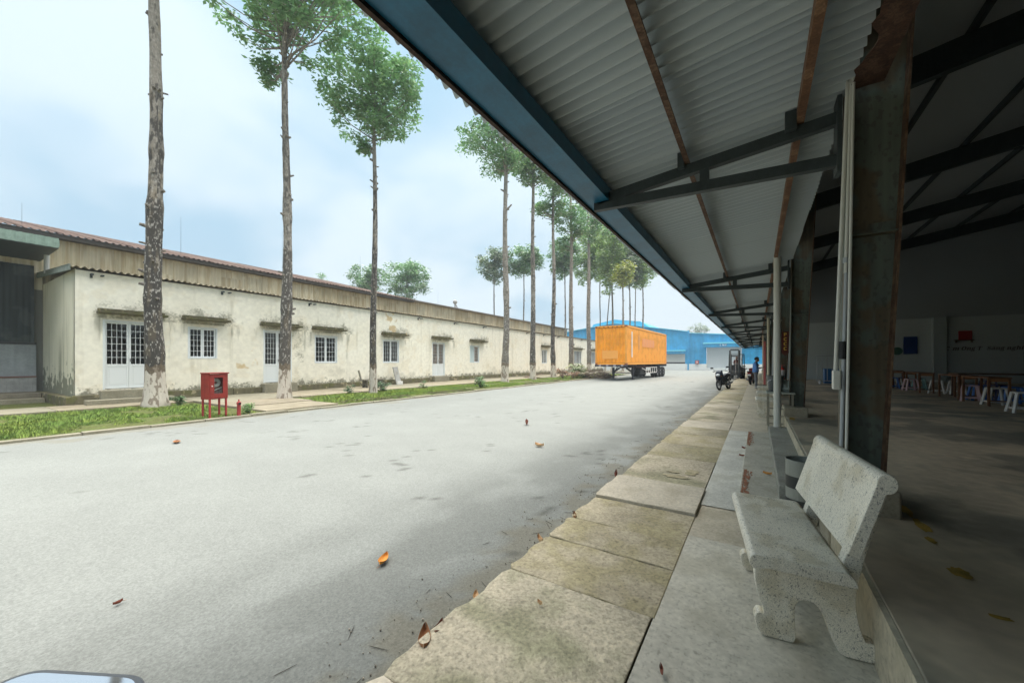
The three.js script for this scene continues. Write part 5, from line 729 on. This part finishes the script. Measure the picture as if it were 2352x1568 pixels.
{ // standing man, turned to the right, both hands forward holding a phone
  const t = thing('person', 'man in blue shirt and grey trousers standing with phone in hands', 'person', V(-0.06, 0.045, 24.75));
  const s = 0.985;
  const bones = []; for (const z of [-0.09, 0.09]) bones.push([[0.02, 0.07, z], [0.0, 0.48, z], 0.052, 0.068], [[0, 0.48, z], [-0.01, 0.88, z * 0.95], 0.07, 0.095], [[-0.03, 0.045, z], [0.16, 0.035, z * 1.15], 0.045, 0.035]);
  bones.push([[-0.02, 0.9, 0], [-0.02, 1.02, 0], 0.135, 0.14], [[-0.02, 0.95, -0.06], [-0.02, 0.95, 0.06], 0.12, 0.12], [[-0.02, 1.02, 0], [-0.02, 1.28, 0], 0.135, 0.13], [[-0.03, 1.34, -0.13], [-0.03, 1.34, 0.13], 0.075, 0.075], [[-0.02, 1.25, -0.07], [-0.02, 1.25, 0.07], 0.11, 0.11], [[-0.02, 1.36, 0], [0.02, 1.48, 0], 0.058, 0.054]);
  for (const z of [-1, 1]) bones.push([[-0.03, 1.35, z * 0.17], [0.02, 1.09, z * 0.2], 0.058, 0.048], [[0.02, 1.09, z * 0.2], [0.27, 1.13, z * 0.07], 0.046, 0.032]);
  const body = capsules(104, [0.05, 0.8, 0], 0.92, bones, 46);
  const hands = [-1, 1].map((z) => capsules(48, [0.33, 1.14, z * 0.055], 0.11, handBones([0.27, 1.13, z * 0.065], [1, 0.1, 0], -z), 420));
  const head = capsules(56, [0.05, 1.575, 0], 0.17, headBones(0.045, 1.57, 0, 1), 120);
  const all = mergeGeometries([body, ...hands, head].map(clean)); paintBody(all, (x, y, z) => y > 1.43 || (x > 0.2 && y > 0.95) ? skin : x > 0.1 && y > 0.95 && x > 0.15 ? skin : y > 0.88 ? [0.14, 0.3, 0.66] : y > 0.1 ? [0.2, 0.205, 0.23] : [0.5, 0.5, 0.5]); part('body', all, bodyMat, t);
  const hg = new THREE.SphereGeometry(0.112, 22, 16), p = hg.attributes.position; for (let i = 0; i < p.count; i++) { const x = p.getX(i), y = p.getY(i), z = p.getZ(i), k = 0.96 + 0.12 * fbm(x * 30 + 9, y * 30 + z * 22, 2, 955); p.setXYZ(i, x * k * 1.05 - (x > 0.05 && y < 0.035 ? 0.075 : 0), Math.max(y * k, x > 0 ? 0.0 : -0.07), z * k * 0.93); } hg.computeVertexNormals(); hg.translate(0.035, 1.615, 0); part('hair', hg, hairM, t);
  for (const z of [-0.033, 0.033]) part('eye', new THREE.SphereGeometry(0.011, 8, 6).translate(0.118, 1.575, z), M([0.05, 0.04, 0.035], 0.3), t);
  solo('phone', metricUV(new RoundedBoxGeometry(0.075, 0.012, 0.15, 2, 0.004)).rotateZ(0.5), black, 'dark phone held by the man in blue', 'phone', V(0.31, 1.225, 24.75));
}
// ───────────── forklift and its driver ─────────────
{
  const t = thing('forklift', 'grey forklift with tall mast facing us beyond the motorbikes', 'forklift', V(-1.58, 0, 38.4), -0.1);   // front towards +z
  const g = M([0.18, 0.19, 0.19], 0.6), dk = M([0.06, 0.065, 0.07], 0.6);
  part('chassis', metricUV(new RoundedBoxGeometry(1.0, 0.5, 1.5, 3, 0.06)).translate(0, 0.52, -0.5), g, t); part('counterweight', metricUV(new RoundedBoxGeometry(1.08, 0.8, 0.55, 4, 0.14)).translate(0, 0.62, -1.35), M([0.26, 0.26, 0.25], 0.6), t); part('hood', metricUV(new RoundedBoxGeometry(0.7, 0.3, 0.7, 3, 0.06)).translate(0, 0.9, -0.85), g, t); part('dashboard', metricUV(new RoundedBoxGeometry(0.8, 0.5, 0.22, 3, 0.05)).translate(0, 0.98, 0.12), dk, t);
  part('seat', [metricUV(new RoundedBoxGeometry(0.46, 0.1, 0.42, 2, 0.04)).translate(0, 1.08, -0.55), metricUV(new RoundedBoxGeometry(0.46, 0.45, 0.1, 2, 0.04)).rotateX(-0.15).translate(0, 1.33, -0.78)], black, t); part('steering_wheel', [new THREE.TorusGeometry(0.15, 0.014, 8, 22).rotateX(-1.0).translate(0, 1.3, -0.02), tube(P3(0, 1.1, 0.1), P3(0, 1.3, -0.02), 0.018, 0.018, 8)], black, t);
  for (const x of [-0.5, 0.5]) { part('guard_post', bar(P3(x, 0.75, 0.2), P3(x * 0.98, 2.12, 0.02), 0.06, 0.07), dk, t); part('guard_post', bar(P3(x, 0.95, -1.15), P3(x * 0.98, 2.12, -0.95), 0.06, 0.07), dk, t); part('guard_rail', bar(P3(x * 0.98, 2.14, 0.06), P3(x * 0.98, 2.14, -1.0), 0.07, 0.06), dk, t); }
  for (let i = 0; i < 6; i++) part('guard_bar', bar(P3(-0.47, 2.14, 0.04 - i * 0.2), P3(0.47, 2.14, 0.04 - i * 0.2), 0.04, 0.04), dk, t);
  for (const x of [-0.36, 0.36]) { part('mast_rail', new THREE.BoxGeometry(0.09, 2.3, 0.14).translate(x, 1.32, 0.62), dk, t); part('mast_rail', new THREE.BoxGeometry(0.06, 1.9, 0.1).translate(x * 0.82, 1.62, 0.66), g, t); } for (const y of [2.52, 1.98, 0.5]) part('mast_bar', new THREE.BoxGeometry(0.66, 0.1, 0.07).translate(0, y, 0.74 - (y > 1 ? 0.08 : 0)), dk, t); part('lift_ram', tube(P3(0.1, 0.4, 0.64), P3(0.1, 1.9, 0.64), 0.035, 0.035, 10), chrome, t);
  part('carriage', [new THREE.BoxGeometry(0.95, 0.09, 0.05).translate(0, 0.5, 0.8), new THREE.BoxGeometry(0.95, 0.09, 0.05).translate(0, 0.2, 0.8)], dk, t); for (const x of [-0.28, 0.28]) part('fork', [new THREE.BoxGeometry(0.11, 0.45, 0.05).translate(x, 0.32, 0.85), new THREE.BoxGeometry(0.11, 0.04, 1.05).translate(x, 0.1, 1.36)], dk, t); for (let i = 0; i < 5; i++) part('load_rest_bar', new THREE.BoxGeometry(0.03, 0.6, 0.03).translate(-0.4 + i * 0.2, 0.84, 0.8), dk, t);
  for (const [x, z, r] of [[-0.46, 0.3, 0.31], [0.46, 0.3, 0.31], [-0.44, -1.1, 0.25], [0.44, -1.1, 0.25]]) { const w = new THREE.Group(); w.name = 'wheel'; w.position.set(x, r, z); t.add(w); part('tyre', new THREE.LatheGeometry([[r * 0.55, -0.1], [r * 0.95, -0.1], [r, -0.06], [r, 0.06], [r * 0.95, 0.1], [r * 0.55, 0.1]].map((q) => new THREE.Vector2(...q)), 24).rotateZ(Math.PI / 2), rubber, w); part('rim', new THREE.CylinderGeometry(r * 0.56, r * 0.56, 0.12, 16).rotateZ(Math.PI / 2), M([0.4, 0.38, 0.34], 0.5), w); }
  for (const x of [-0.42, 0.42]) part('lamp', new THREE.SphereGeometry(0.07, 12, 8).scale(1, 1, 0.5).translate(x, 1.72, 0.16), M([0.7, 0.7, 0.7], 0.2), t);
  const d = thing('person', 'driver in dark red and grey seated on the forklift', 'person', V(-1.58, 0, 38.4), -0.1); const bones = [];
  for (const x of [-0.11, 0.11]) bones.push([[x, 1.2, -0.55], [x * 1.2, 1.22, -0.15], 0.085, 0.065], [[x * 1.2, 1.22, -0.15], [x * 1.1, 0.84, -0.03], 0.06, 0.045], [[x * 1.1, 0.82, -0.05], [x * 1.1, 0.8, 0.08], 0.042, 0.032], [[x * 1.5, 1.6, -0.58], [x * 2.1, 1.38, -0.4], 0.055, 0.045], [[x * 2.1, 1.38, -0.4], [x * 1.2, 1.36, -0.14], 0.042, 0.03]);
  bones.push([[0, 1.2, -0.58], [0, 1.5, -0.6], 0.14, 0.13], [[-0.12, 1.6, -0.58], [0.12, 1.6, -0.58], 0.07, 0.07], [[-0.07, 1.5, -0.58], [0.07, 1.5, -0.58], 0.11, 0.11], [[0, 1.62, -0.57], [0, 1.72, -0.54], 0.055, 0.052]);
  const body = capsules(80, [0, 1.25, -0.35], 0.62, bones, 46); const hd = capsules(48, [0, 1.82, -0.5], 0.17, headBones(0, 1.81, 0, 1).map(([a, b, r0, r1]) => [[a[2], a[1], a[0] - 0.5], [b[2], b[1], b[0] - 0.5], r0, r1]), 120);
  const hn = [-1, 1].map((s) => capsules(40, [s * 0.13, 1.38, -0.08], 0.11, handBones([-0.14, 1.36, s * 0.13], [1, 0.1, 0], -s).map(([a, b, r0, r1]) => [[a[2], a[1], a[0]], [b[2], b[1], b[0]], r0, r1]), 420));
  part('body', paintBody(mergeGeometries([body, hd, ...hn].map(clean)), (x, y, z) => y > 1.69 || (z > -0.2 && y > 1.3) ? skin : y > 1.27 ? (y > 1.45 ? [0.12, 0.03, 0.035] : [0.3, 0.3, 0.32]) : [0.12, 0.12, 0.14]), bodyMat, d);
  part('hair', new THREE.SphereGeometry(0.108, 18, 12, 0, 6.283, 0, 1.6).rotateX(-0.25).translate(0, 1.84, -0.515), hairM, d);
}

// ───────────── inside the hall: tables, stools, wall things ─────────────
{
  const Y = 0.371;
  const table0 = (label, x, d, len) => { const t = thing('wooden_table', label, 'table', V(x, Y, d), 0, 'narrow wooden tables in the hall'); part('top', bx(-0.2, 0.2, 0.7, 0.735, 0, len, 0.006), wood, t); part('apron', bx(-0.17, 0.17, 0.62, 0.7, 0.03, 0.055), M([0.36, 0.17, 0.07], 0.6), t); for (const [a, b] of [[-0.17, 0.02], [0.17, 0.02], [-0.17, len - 0.06], [0.17, len - 0.06]]) part('leg', bx(a - 0.022, a + 0.022, 0, 0.7, b, b + 0.045), wood, t); part('stretcher', bx(-0.148, 0.148, 0.12, 0.15, 0.03, 0.055), woodDark, t); return t; };
  const place = (px, py) => { const dd = FOCAL * (1.5 - Y) / (py - 830.5), u = (px - 1176) * dd / FOCAL; return [u * Math.cos(YAW) - dd * Math.sin(YAW), u * Math.sin(YAW) + dd * Math.cos(YAW)]; };
  const labs = ['leftmost small wooden table seen past the near column', 'second wooden table from the near column in the dark hall', 'third wooden table from the near column in the dark hall', 'wooden table near the middle of the dark hall', 'nearest wooden table at the right edge of the hall'];
  const tp = [[2062, 888], [2091, 896], [2130, 903], [2225, 920], [2298, 934]]; tp.forEach(([px, py], i) => { const [x, d] = place(px, py); table0(labs[i], x, d, 1.5); });
  const back = []; let n = 0; for (let i = 0; i < 7; i++) { const t = thing('dining_table', 'dark dining table in the back row of the hall', 'table', V(6.5 + i * 2.6, Y, 18 - i * 0.75), 0, 'dark dining tables in the back row'); part('top', bx(-1.1, 1.1, 0.72, 0.76, 0, 0.7, 0.008), woodDark, t); for (const [a, b] of [[-1.02, 0.04], [1.02, 0.04], [-1.02, 0.62], [1.02, 0.62]]) part('leg', bx(a - 0.025, a + 0.025, 0, 0.72, b, b + 0.05), woodDark, t); }
  const stoolGeo = (() => { const s = []; for (const [x, z] of [[-1, -1], [1, -1], [-1, 1], [1, 1]]) s.push(bar(P3(x * 0.19, 0, z * 0.19), P3(x * 0.125, 0.44, z * 0.125), 0.045, 0.045)); return s; })();
  const stool0 = (label, col, x, d, turn) => { const t = thing('plastic_stool', label, 'stool', V(x, Y, d), turn, 'plastic stools in the hall'); part('seat', metricUV(new RoundedBoxGeometry(0.3, 0.035, 0.3, 2, 0.014)).translate(0, 0.445, 0), col, t); stoolGeo.forEach((g) => part('leg', g, col, t)); for (const [x0, x1, z0, z1] of [[-0.17, 0.17, -0.17, -0.17], [-0.17, 0.17, 0.17, 0.17], [-0.17, -0.17, -0.17, 0.17], [0.17, 0.17, -0.17, 0.17]]) part('stretcher', bar(P3(x0, 0.1, z0), P3(x1, 0.1, z1), 0.02, 0.03), col, t); return t; };
  const W = M([0.72, 0.72, 0.7], 0.4), B = M([0.04, 0.16, 0.5], 0.4), N = M([0.04, 0.05, 0.16], 0.4), K = M([0.6, 0.42, 0.46], 0.4), T = M([0.2, 0.4, 0.42], 0.4);
  for (const [px, py, c, lab] of [[2152, 903, W, 'white plastic stool between two brown tables'], [2198, 905, W, 'white plastic stool left of the middle table'], [2289, 931, W, 'large white plastic stool before the nearest table'], [2352, 948, W, 'white plastic stool cut by the right frame edge'], [2093, 897, K, 'pink plastic stool before the second table'], [2230, 921, K, 'lilac plastic stool leaning by the middle table'], [2250, 919, B, 'blue plastic stool right of the middle table'], [2326, 928, B, 'blue plastic stool behind the right edge stool'], [2048, 891, B, 'blue plastic stool next to the near column'], [2076, 891, N, 'navy plastic stool left of the second table'], [2112, 895, T, 'teal plastic stool left of the third table'], [2296, 920, N, 'navy plastic stool under the nearest table'], [2270, 903, N, 'dark stool in the shade behind the blue stool'], [2056, 889, W, 'small white stool beside the leftmost table']]) { const [x, d] = place(px, py); stool0(lab, c, x, d, (px * 0.37) % 0.6 - 0.3); }
  // things on the back wall (d = 30.6)
  const at = (px, py, d) => { const k = (px - 1176) / FOCAL, dep = d / (k * Math.sin(YAW) + Math.cos(YAW)); return V(dep * (k * Math.cos(YAW) - Math.sin(YAW)), 1.5 - (py - 830.5) * dep / FOCAL, d); };
  const ps = solo('notice_board', new RoundedBoxGeometry(0.56, 1.0, 0.05, 2, 0.01), M([0.015, 0.05, 0.2], 0.6), 'dark blue notice board on the back wall', 'board', at(2092, 793, 30.55));
  solo('wall_flag', new RoundedBoxGeometry(0.5, 0.5, 0.03, 2, 0.008), M([0.4, 0.03, 0.03], 0.7), 'red square flag on the back wall', 'flag', at(2218, 770, 30.56)); solo('wall_shelf', [new THREE.BoxGeometry(0.7, 0.04, 0.2), new THREE.BoxGeometry(0.03, 0.12, 0.16).translate(-0.28, -0.07, 0), new THREE.BoxGeometry(0.03, 0.12, 0.16).translate(0.28, -0.07, 0)], woodDark, 'small dark shelf under the red flag', 'shelf', at(2215, 781, 30.45)); solo('wall_clock', [new THREE.TorusGeometry(0.19, 0.03, 10, 28), new THREE.CylinderGeometry(0.18, 0.18, 0.03, 28).rotateX(Math.PI / 2)], M([0.06, 0.16, 0.13], 0.5), 'round dark framed disc on the back wall left of the board', 'clock', at(2062, 806, 30.55));
  const cv = document.createElement('canvas'); cv.width = 1024; cv.height = 128; const c = cv.getContext('2d'); c.clearRect(0, 0, 1024, 128); c.fillStyle = '#3a1416'; c.font = 'italic bold 84px serif'; c.fillText('Cơm Ong Tư Sáng nghiệp', 20, 88); const tx = new THREE.CanvasTexture(cv); tx.colorSpace = THREE.SRGBColorSpace; const wl = thing('wall_lettering', 'dark cursive lettering across the back wall', 'lettering', at(2265, 800, 30.55)); part('letters', new THREE.PlaneGeometry(3.1, 0.4), new THREE.MeshStandardMaterial({ map: tx, roughness: 0.8, transparent: true, alphaTest: 0.5 }), wl);
  { const r = thing('railing', 'grey steel barrier standing before the back wall', 'railing', V(2.6, Y, 25)); for (let i = 0; i < 9; i++) part('bar', tube(P3(i * 0.2, 0.15, 0), P3(i * 0.2, 1.45, 0), 0.016, 0.016, 8), pvcGrey, r); for (const y of [0.15, 1.45]) part('rail', tube(P3(-0.05, y, 0), P3(1.65, y, 0), 0.022, 0.022, 8), pvcGrey, r); for (const x of [0.1, 1.5]) part('foot', bx(x - 0.03, x + 0.03, 0, 0.16, -0.3, 0.3), pvcGrey, r); const b = thing('blue_crate', 'blue plastic crate behind the steel barrier', 'crate', V(3.3, Y, 25.5)); part('box', [bx(-0.35, 0.35, 0, 0.05, 0, 0.5), bx(-0.35, 0.35, 0.05, 0.75, 0, 0.04), bx(-0.35, 0.35, 0.05, 0.75, 0.46, 0.5), bx(-0.35, -0.31, 0.05, 0.75, 0.04, 0.46), bx(0.31, 0.35, 0.05, 0.75, 0.04, 0.46)], M([0.03, 0.14, 0.35], 0.5), b); part('rim', [bx(-0.37, 0.37, 0.72, 0.76, -0.02, 0), bx(-0.37, 0.37, 0.72, 0.76, 0.5, 0.52)], M([0.03, 0.16, 0.4], 0.5), b); }
}

// ───────────── grass, weeds, brush, leaves ─────────────
{
  const blade = []; const r = rngOf(91); const pos = [], nor = [];
  for (let i = 0; i < 11; i++) { const a = r() * 6.283, l = 0.5 + r() * 0.9, b = 0.25 + r() * 0.7, w = 0.05, ox = (r() - 0.5) * 0.8, oz = (r() - 0.5) * 0.8, ca = Math.cos(a), sa = Math.sin(a); const p0 = [ox - sa * w, 0, oz + ca * w], p1 = [ox + sa * w, 0, oz - ca * w], p2 = [ox + ca * b * 0.4 - sa * w * 0.7, l * 0.65, oz + sa * b * 0.4 + ca * w * 0.7], p3 = [ox + ca * b * 0.4 + sa * w * 0.7, l * 0.65, oz + sa * b * 0.4 - ca * w * 0.7], p4 = [ox + ca * b, l * 0.95, oz + sa * b]; for (const q of [p0, p1, p3, p0, p3, p2, p2, p3, p4]) { pos.push(...q); nor.push(ca * 0.3, 0.9, sa * 0.3); } }
  const g = new THREE.BufferGeometry(); g.setAttribute('position', new THREE.Float32BufferAttribute(pos, 3)); g.setAttribute('normal', new THREE.Float32BufferAttribute(nor, 3));
  const gm = new THREE.MeshPhysicalMaterial({ color: 0xffffff, roughness: 0.8, transmission: 0.25, thickness: 0, side: THREE.DoubleSide });
  const spots = []; const rr = rngOf(93); const inGrass = (x, d) => (d < 5.35 && x > -16.6) || (d > 8.1 && d < 22.5 && x > -15.3) || (d > 24 && d < 44 && x > -15.2);
  for (let i = 0; i < 100000; i++) { const x = -16.6 + rr() * 4.9, d = -4 + rr() * 48; if (!inGrass(x, d)) continue; const den = fbm(x * 0.8, d * 0.8, 3, 961); const nearBox = d > 3.2 && d < 5.6 && x > -13.2; const thr = d > 24 ? 0.5 : nearBox ? 0.58 : x > -12.3 ? 0.46 : 0.3; if (den < thr) continue; spots.push([x, d, rr(), rr(), rr(), den]); }
  const im = new THREE.InstancedMesh(g, gm, spots.length), m4 = new THREE.Matrix4(), q4 = new THREE.Quaternion(), col = new THREE.Color(); spots.forEach(([x, d, a, b, c, den], i) => { const s = (0.035 + 0.045 * b) * (0.7 + den), h = s * (0.5 + 0.6 * c); const p = Lp(x, 0.03, d); m4.compose(p, q4.setFromAxisAngle(P3(0, 1, 0), a * 6.283), P3(s, h, s)); im.setMatrixAt(i, m4); const y = vn(x * 2, d * 2, 967); col.setRGB(0.38 + 0.2 * y + 0.05 * c, 0.64 + 0.1 * y + 0.06 * b, 0.12 + 0.03 * c); im.setColorAt(i, col); });
  im.name = 'grass'; im.userData = { kind: 'stuff', label: 'short green grass on the verge beside the road', category: 'grass' }; im.castShadow = im.receiveShadow = true; scene.add(im);
  // pale dry weeds along the kerb
  const sp2 = []; for (let i = 0; i < 5000; i++) { const x = -11.72 - rr() * 0.7, d = 8.2 + rr() * 22; if (fbm(x * 1.3, d * 0.9, 3, 971) > 0.5) sp2.push([x, d, rr(), rr()]); }
  const im2 = new THREE.InstancedMesh(g, gm, sp2.length); sp2.forEach(([x, d, a, b], i) => { const s = 0.05 + 0.06 * b; m4.compose(Lp(x, 0.03, d), q4.setFromAxisAngle(P3(0, 1, 0), a * 6.283), P3(s, s * 0.9, s)); im2.setMatrixAt(i, m4); col.setRGB(0.42 + 0.1 * b, 0.42 + 0.08 * b, 0.26); im2.setColorAt(i, col); }); im2.name = 'dry_weeds'; im2.userData = { kind: 'stuff', label: 'pale dry weeds fringing the kerb', category: 'weeds' }; im2.castShadow = im2.receiveShadow = true; scene.add(im2);
  // single weed plants
  const weed = (label, X, D, s, n, tone) => { const t = thing('weed_plant', label, 'plant', Lp(X, 0.04, D), 0, 'weeds growing on the verge'); const r = rngOf(Math.round(X * 100 + D * 7) >>> 0), cl = [], st = []; for (let i = 0; i < n; i++) { const a = r() * 6.283, q = s * 0.6 * r(), y = s * (0.25 + 0.75 * r()); cl.push([q * Math.cos(a), y, q * Math.sin(a), s * 0.28]); st.push(tube(P3(0, 0, 0), P3(q * Math.cos(a), y, q * Math.sin(a)), 0.012, 0.005, 5)); } part('stems', st, M([0.2, 0.22, 0.1], 0.9), t); part('leaves', leavesGeo(r, cl, 26, s * 0.22, 0.2), leafM(...tone), t); };
  weed('bushy green weed clump right of the grass strip', -12.6, 17.2, 0.6, 14, [0.11, 0.24, 0.07]); weed('low broad leaved weed at the foot of the slim tree', -14.9, 12.4, 0.5, 12, [0.06, 0.15, 0.05]); weed('small weed growing before the leaning slab', -15.0, 15.2, 0.4, 7, [0.1, 0.2, 0.06]); weed('dark weed clump left of the slim tree', -15.0, 10.6, 0.4, 9, [0.05, 0.14, 0.04]); weed('pale leafy bush beside the brush heap', -12.6, 31.5, 1.2, 20, [0.22, 0.28, 0.13]); weed('brown dried bush before the striped windows', -13.4, 30.3, 0.8, 12, [0.3, 0.18, 0.1]); weed('reddish dry shrub by the far kerb', -12.3, 30.2, 0.6, 10, [0.34, 0.2, 0.12]); weed('bright weed tuft beside the red hydrant', -11.9, 5.25, 0.3, 10, [0.14, 0.32, 0.07]); weed('green weeds round the whitewashed foot of the thickest trunk', -15.8, 4.9, 0.35, 12, [0.08, 0.2, 0.05]);
  { // heap of cut branches beside the trailer
    const t = thing('brush_heap', 'heap of dark cut branches beside the trailer', 'brush', V(-12.05, 0.0, 32.4)); const r = rngOf(97), gs = []; for (let i = 0; i < 260; i++) { const a = r() * 6.283, q = 1.25 * Math.sqrt(r()), y = 0.04 + (1.0 - q * 0.62) * r(); const b = a + (r() - 0.5) * 2, l = 0.3 + r() * 0.7; gs.push(tube(P3(q * Math.cos(a), y, q * 0.8 * Math.sin(a)), P3(q * Math.cos(a) + l * Math.cos(b), Math.max(0.02, y + (r() - 0.6) * 0.4), q * 0.8 * Math.sin(a) + l * Math.sin(b)), 0.022, 0.01, 5)); } part('branches', gs, M([0.13, 0.105, 0.08], 0.95), t).userData.kind = 'stuff'; const cl = []; for (let i = 0; i < 40; i++) { const a = r() * 6.283, q = 1.2 * Math.sqrt(r()); cl.push([q * Math.cos(a), 0.2 + (0.7 - q * 0.4) * r(), q * 0.8 * Math.sin(a), 0.22]); } part('dead_leaves', leavesGeo(r, cl, 22, 0.13, 0), leafM(0.16, 0.12, 0.09, 0.1), t).userData.kind = 'stuff';
    const w = thing('plank', 'weathered boards lying by the dark trunk', 'plank', Lp(-15.9, 0.12, 29.5), 0.3); part('board', metricUV(new THREE.BoxGeometry(1.6, 0.06, 0.5)).rotateZ(0.16).translate(0, 0.16, 0), M([0.34, 0.24, 0.18], 0.9), w); part('board', metricUV(new THREE.BoxGeometry(1.3, 0.05, 0.3)).translate(0.1, 0.03, 0.5), M([0.3, 0.22, 0.17], 0.9), w); }
  { // grit, crumbs of broken slab and twigs swept against the pavement edge
    const r = rngOf(101), gg = new THREE.DodecahedronGeometry(1, 0), n = 1900, gi = new THREE.InstancedMesh(gg, M([1, 1, 1], 0.95), n);
    for (let i = 0; i < n; i++) { const d = 0.7 + Math.pow(r(), 1.4) * 14, x = -1.49 - Math.pow(r(), 2.2) * 0.5 + 0.02, s = 0.0015 + 0.006 * Math.pow(r(), 3), tw = r() < 0.06; m4.compose(V(x, 0.004 + s * 0.4, d), q4.setFromEuler(new THREE.Euler(r() * (tw ? 0 : 3), r() * 6, 0)), tw ? P3(0.03 + 0.04 * r(), 0.002, 0.002) : P3(s, s * (0.5 + 0.4 * r()), s)); gi.setMatrixAt(i, m4); const k = tw ? 0.08 : 0.14 + 0.22 * r(); col.setRGB(k, k * 0.9, k * 0.75); gi.setColorAt(i, col); }
    gi.name = 'grit'; gi.userData = { kind: 'stuff', label: 'grit and twigs along the pavement edge', category: 'grit' }; gi.castShadow = gi.receiveShadow = true; scene.add(gi); }
  // fallen leaves
  const leafGeo = (L, curl, seed) => { const n = 9, m = 4, ps = [], ix = []; const r = rngOf(seed); for (let i = 0; i <= n; i++) { const t = i / n, w = L * 0.24 * Math.pow(Math.sin(Math.PI * Math.pow(t, 0.8)), 0.8) + 0.001; for (let j = -m; j <= m; j++) { const s = j / m, y = curl * L * (s * s * 0.45 + 0.5 * Math.pow(t - 0.45, 2) * 2) + 0.004 + 0.004 * vn(t * 6, s * 3 + 5, seed); ps.push(s * w * (1 - curl * 0.35 * Math.abs(s)), y, (t - 0.5) * L); if (i && j > -m) { const k = i * (2 * m + 1) + j + m, q = k - (2 * m + 1); ix.push(q - 1, q, k, q - 1, k, k - 1); } } } const g = new THREE.BufferGeometry(); g.setAttribute('position', new THREE.Float32BufferAttribute(ps, 3)); g.setIndex(ix); g.computeVertexNormals(); return g; };
  const lm = { o: M([0.66, 0.3, 0.06], 0.7, { side: THREE.DoubleSide }), b: M([0.36, 0.17, 0.08], 0.8, { side: THREE.DoubleSide }), r: M([0.26, 0.08, 0.05], 0.8, { side: THREE.DoubleSide }), t: M([0.62, 0.42, 0.24], 0.8, { side: THREE.DoubleSide }) };
  const gnd = (px, py, y) => { const dd = FOCAL * (1.5 - y) / (py - 830.5), u = (px - 1176) * dd / FOCAL; return V(u * Math.cos(YAW) - dd * Math.sin(YAW), y, u * Math.sin(YAW) + dd * Math.cos(YAW)); };
  const lf = (px, py, y, L, curl, m, turn, label) => { const t = thing('fallen_leaf', label, 'leaf', gnd(px, py, y), turn, 'dry leaves on the ground'); part('blade', leafGeo(L, curl, Math.round(px)), lm[m], t); part('stalk', tube(P3(0, 0.008, -L / 2), P3(0.01, 0.012, -L / 2 - L * 0.22), 0.0018, 0.0012, 5), lm.b, t); };
  lf(881, 1290, 0.006, 0.15, 0.35, 'o', -2.6, 'orange yellow leaf lying alone on the near road'); lf(1239, 1026, 0.005, 0.2, 0.5, 't', 1.4, 'tan leaf farther out on the road'); lf(1210, 976, 0.005, 0.22, 0.9, 'r', 0.6, 'dark red leaf farthest out on the road'); lf(975, 1478, 0.006, 0.16, 0.5, 'b', -2.4, 'curled brown leaf against the broken first slab'); lf(1008, 1452, 0.006, 0.1, 0.6, 'r', -2.8, 'small crumpled brown leaf above the curled one at the slab'); lf(1093, 1376, 0.006, 0.09, 0.5, 't', -2.5, 'pale orange leaf tucked at the kerb edge'); lf(1240, 1245, 0.006, 0.1, 0.7, 't', -2.3, 'tan leaf at the kerb by the olive slabs'); lf(1320, 1192, 0.006, 0.1, 0.8, 'b', -2.6, 'brown leaf at the kerb beside the second olive slab'); lf(1415, 1096, 0.006, 0.12, 1.0, 'r', -2.9, 'red brown leaf at the corner of the raised slab'); lf(1763, 1090, 0.088, 0.1, 0.5, 'o', 1.2, 'curled orange leaf on the low step'); lf(1706, 1048, 0.047, 0.09, 0.5, 'r', 1.6, 'dark leaf on the pale strip beside red paint'); lf(1709, 1030, 0.047, 0.09, 0.5, 'r', 0.8, 'red leaf above the dark one on the pale strip'); lf(1240, 1390, 0.05, 0.045, 0.9, 't', 1.2, 'tiny leaf scrap on the first slab'); lf(1520, 1550, 0.045, 0.05, 1.1, 'r', 0.4, 'small brown scrap in the slab joint at the bottom');
  lf(270, 1508 - 120, 0.005, 0.05, 0.6, 'r', 0.3, 'tiny brown leaf speck on the left road'); lf(405, 1017, 0.005, 0.25, 0.2, 'b', 1.3, 'flat dark leaf on the far road below the hydrant');
}
scene.fog = new THREE.FogExp2(0xdfe9f2, 0.0014);
renderer.render(scene, camera);
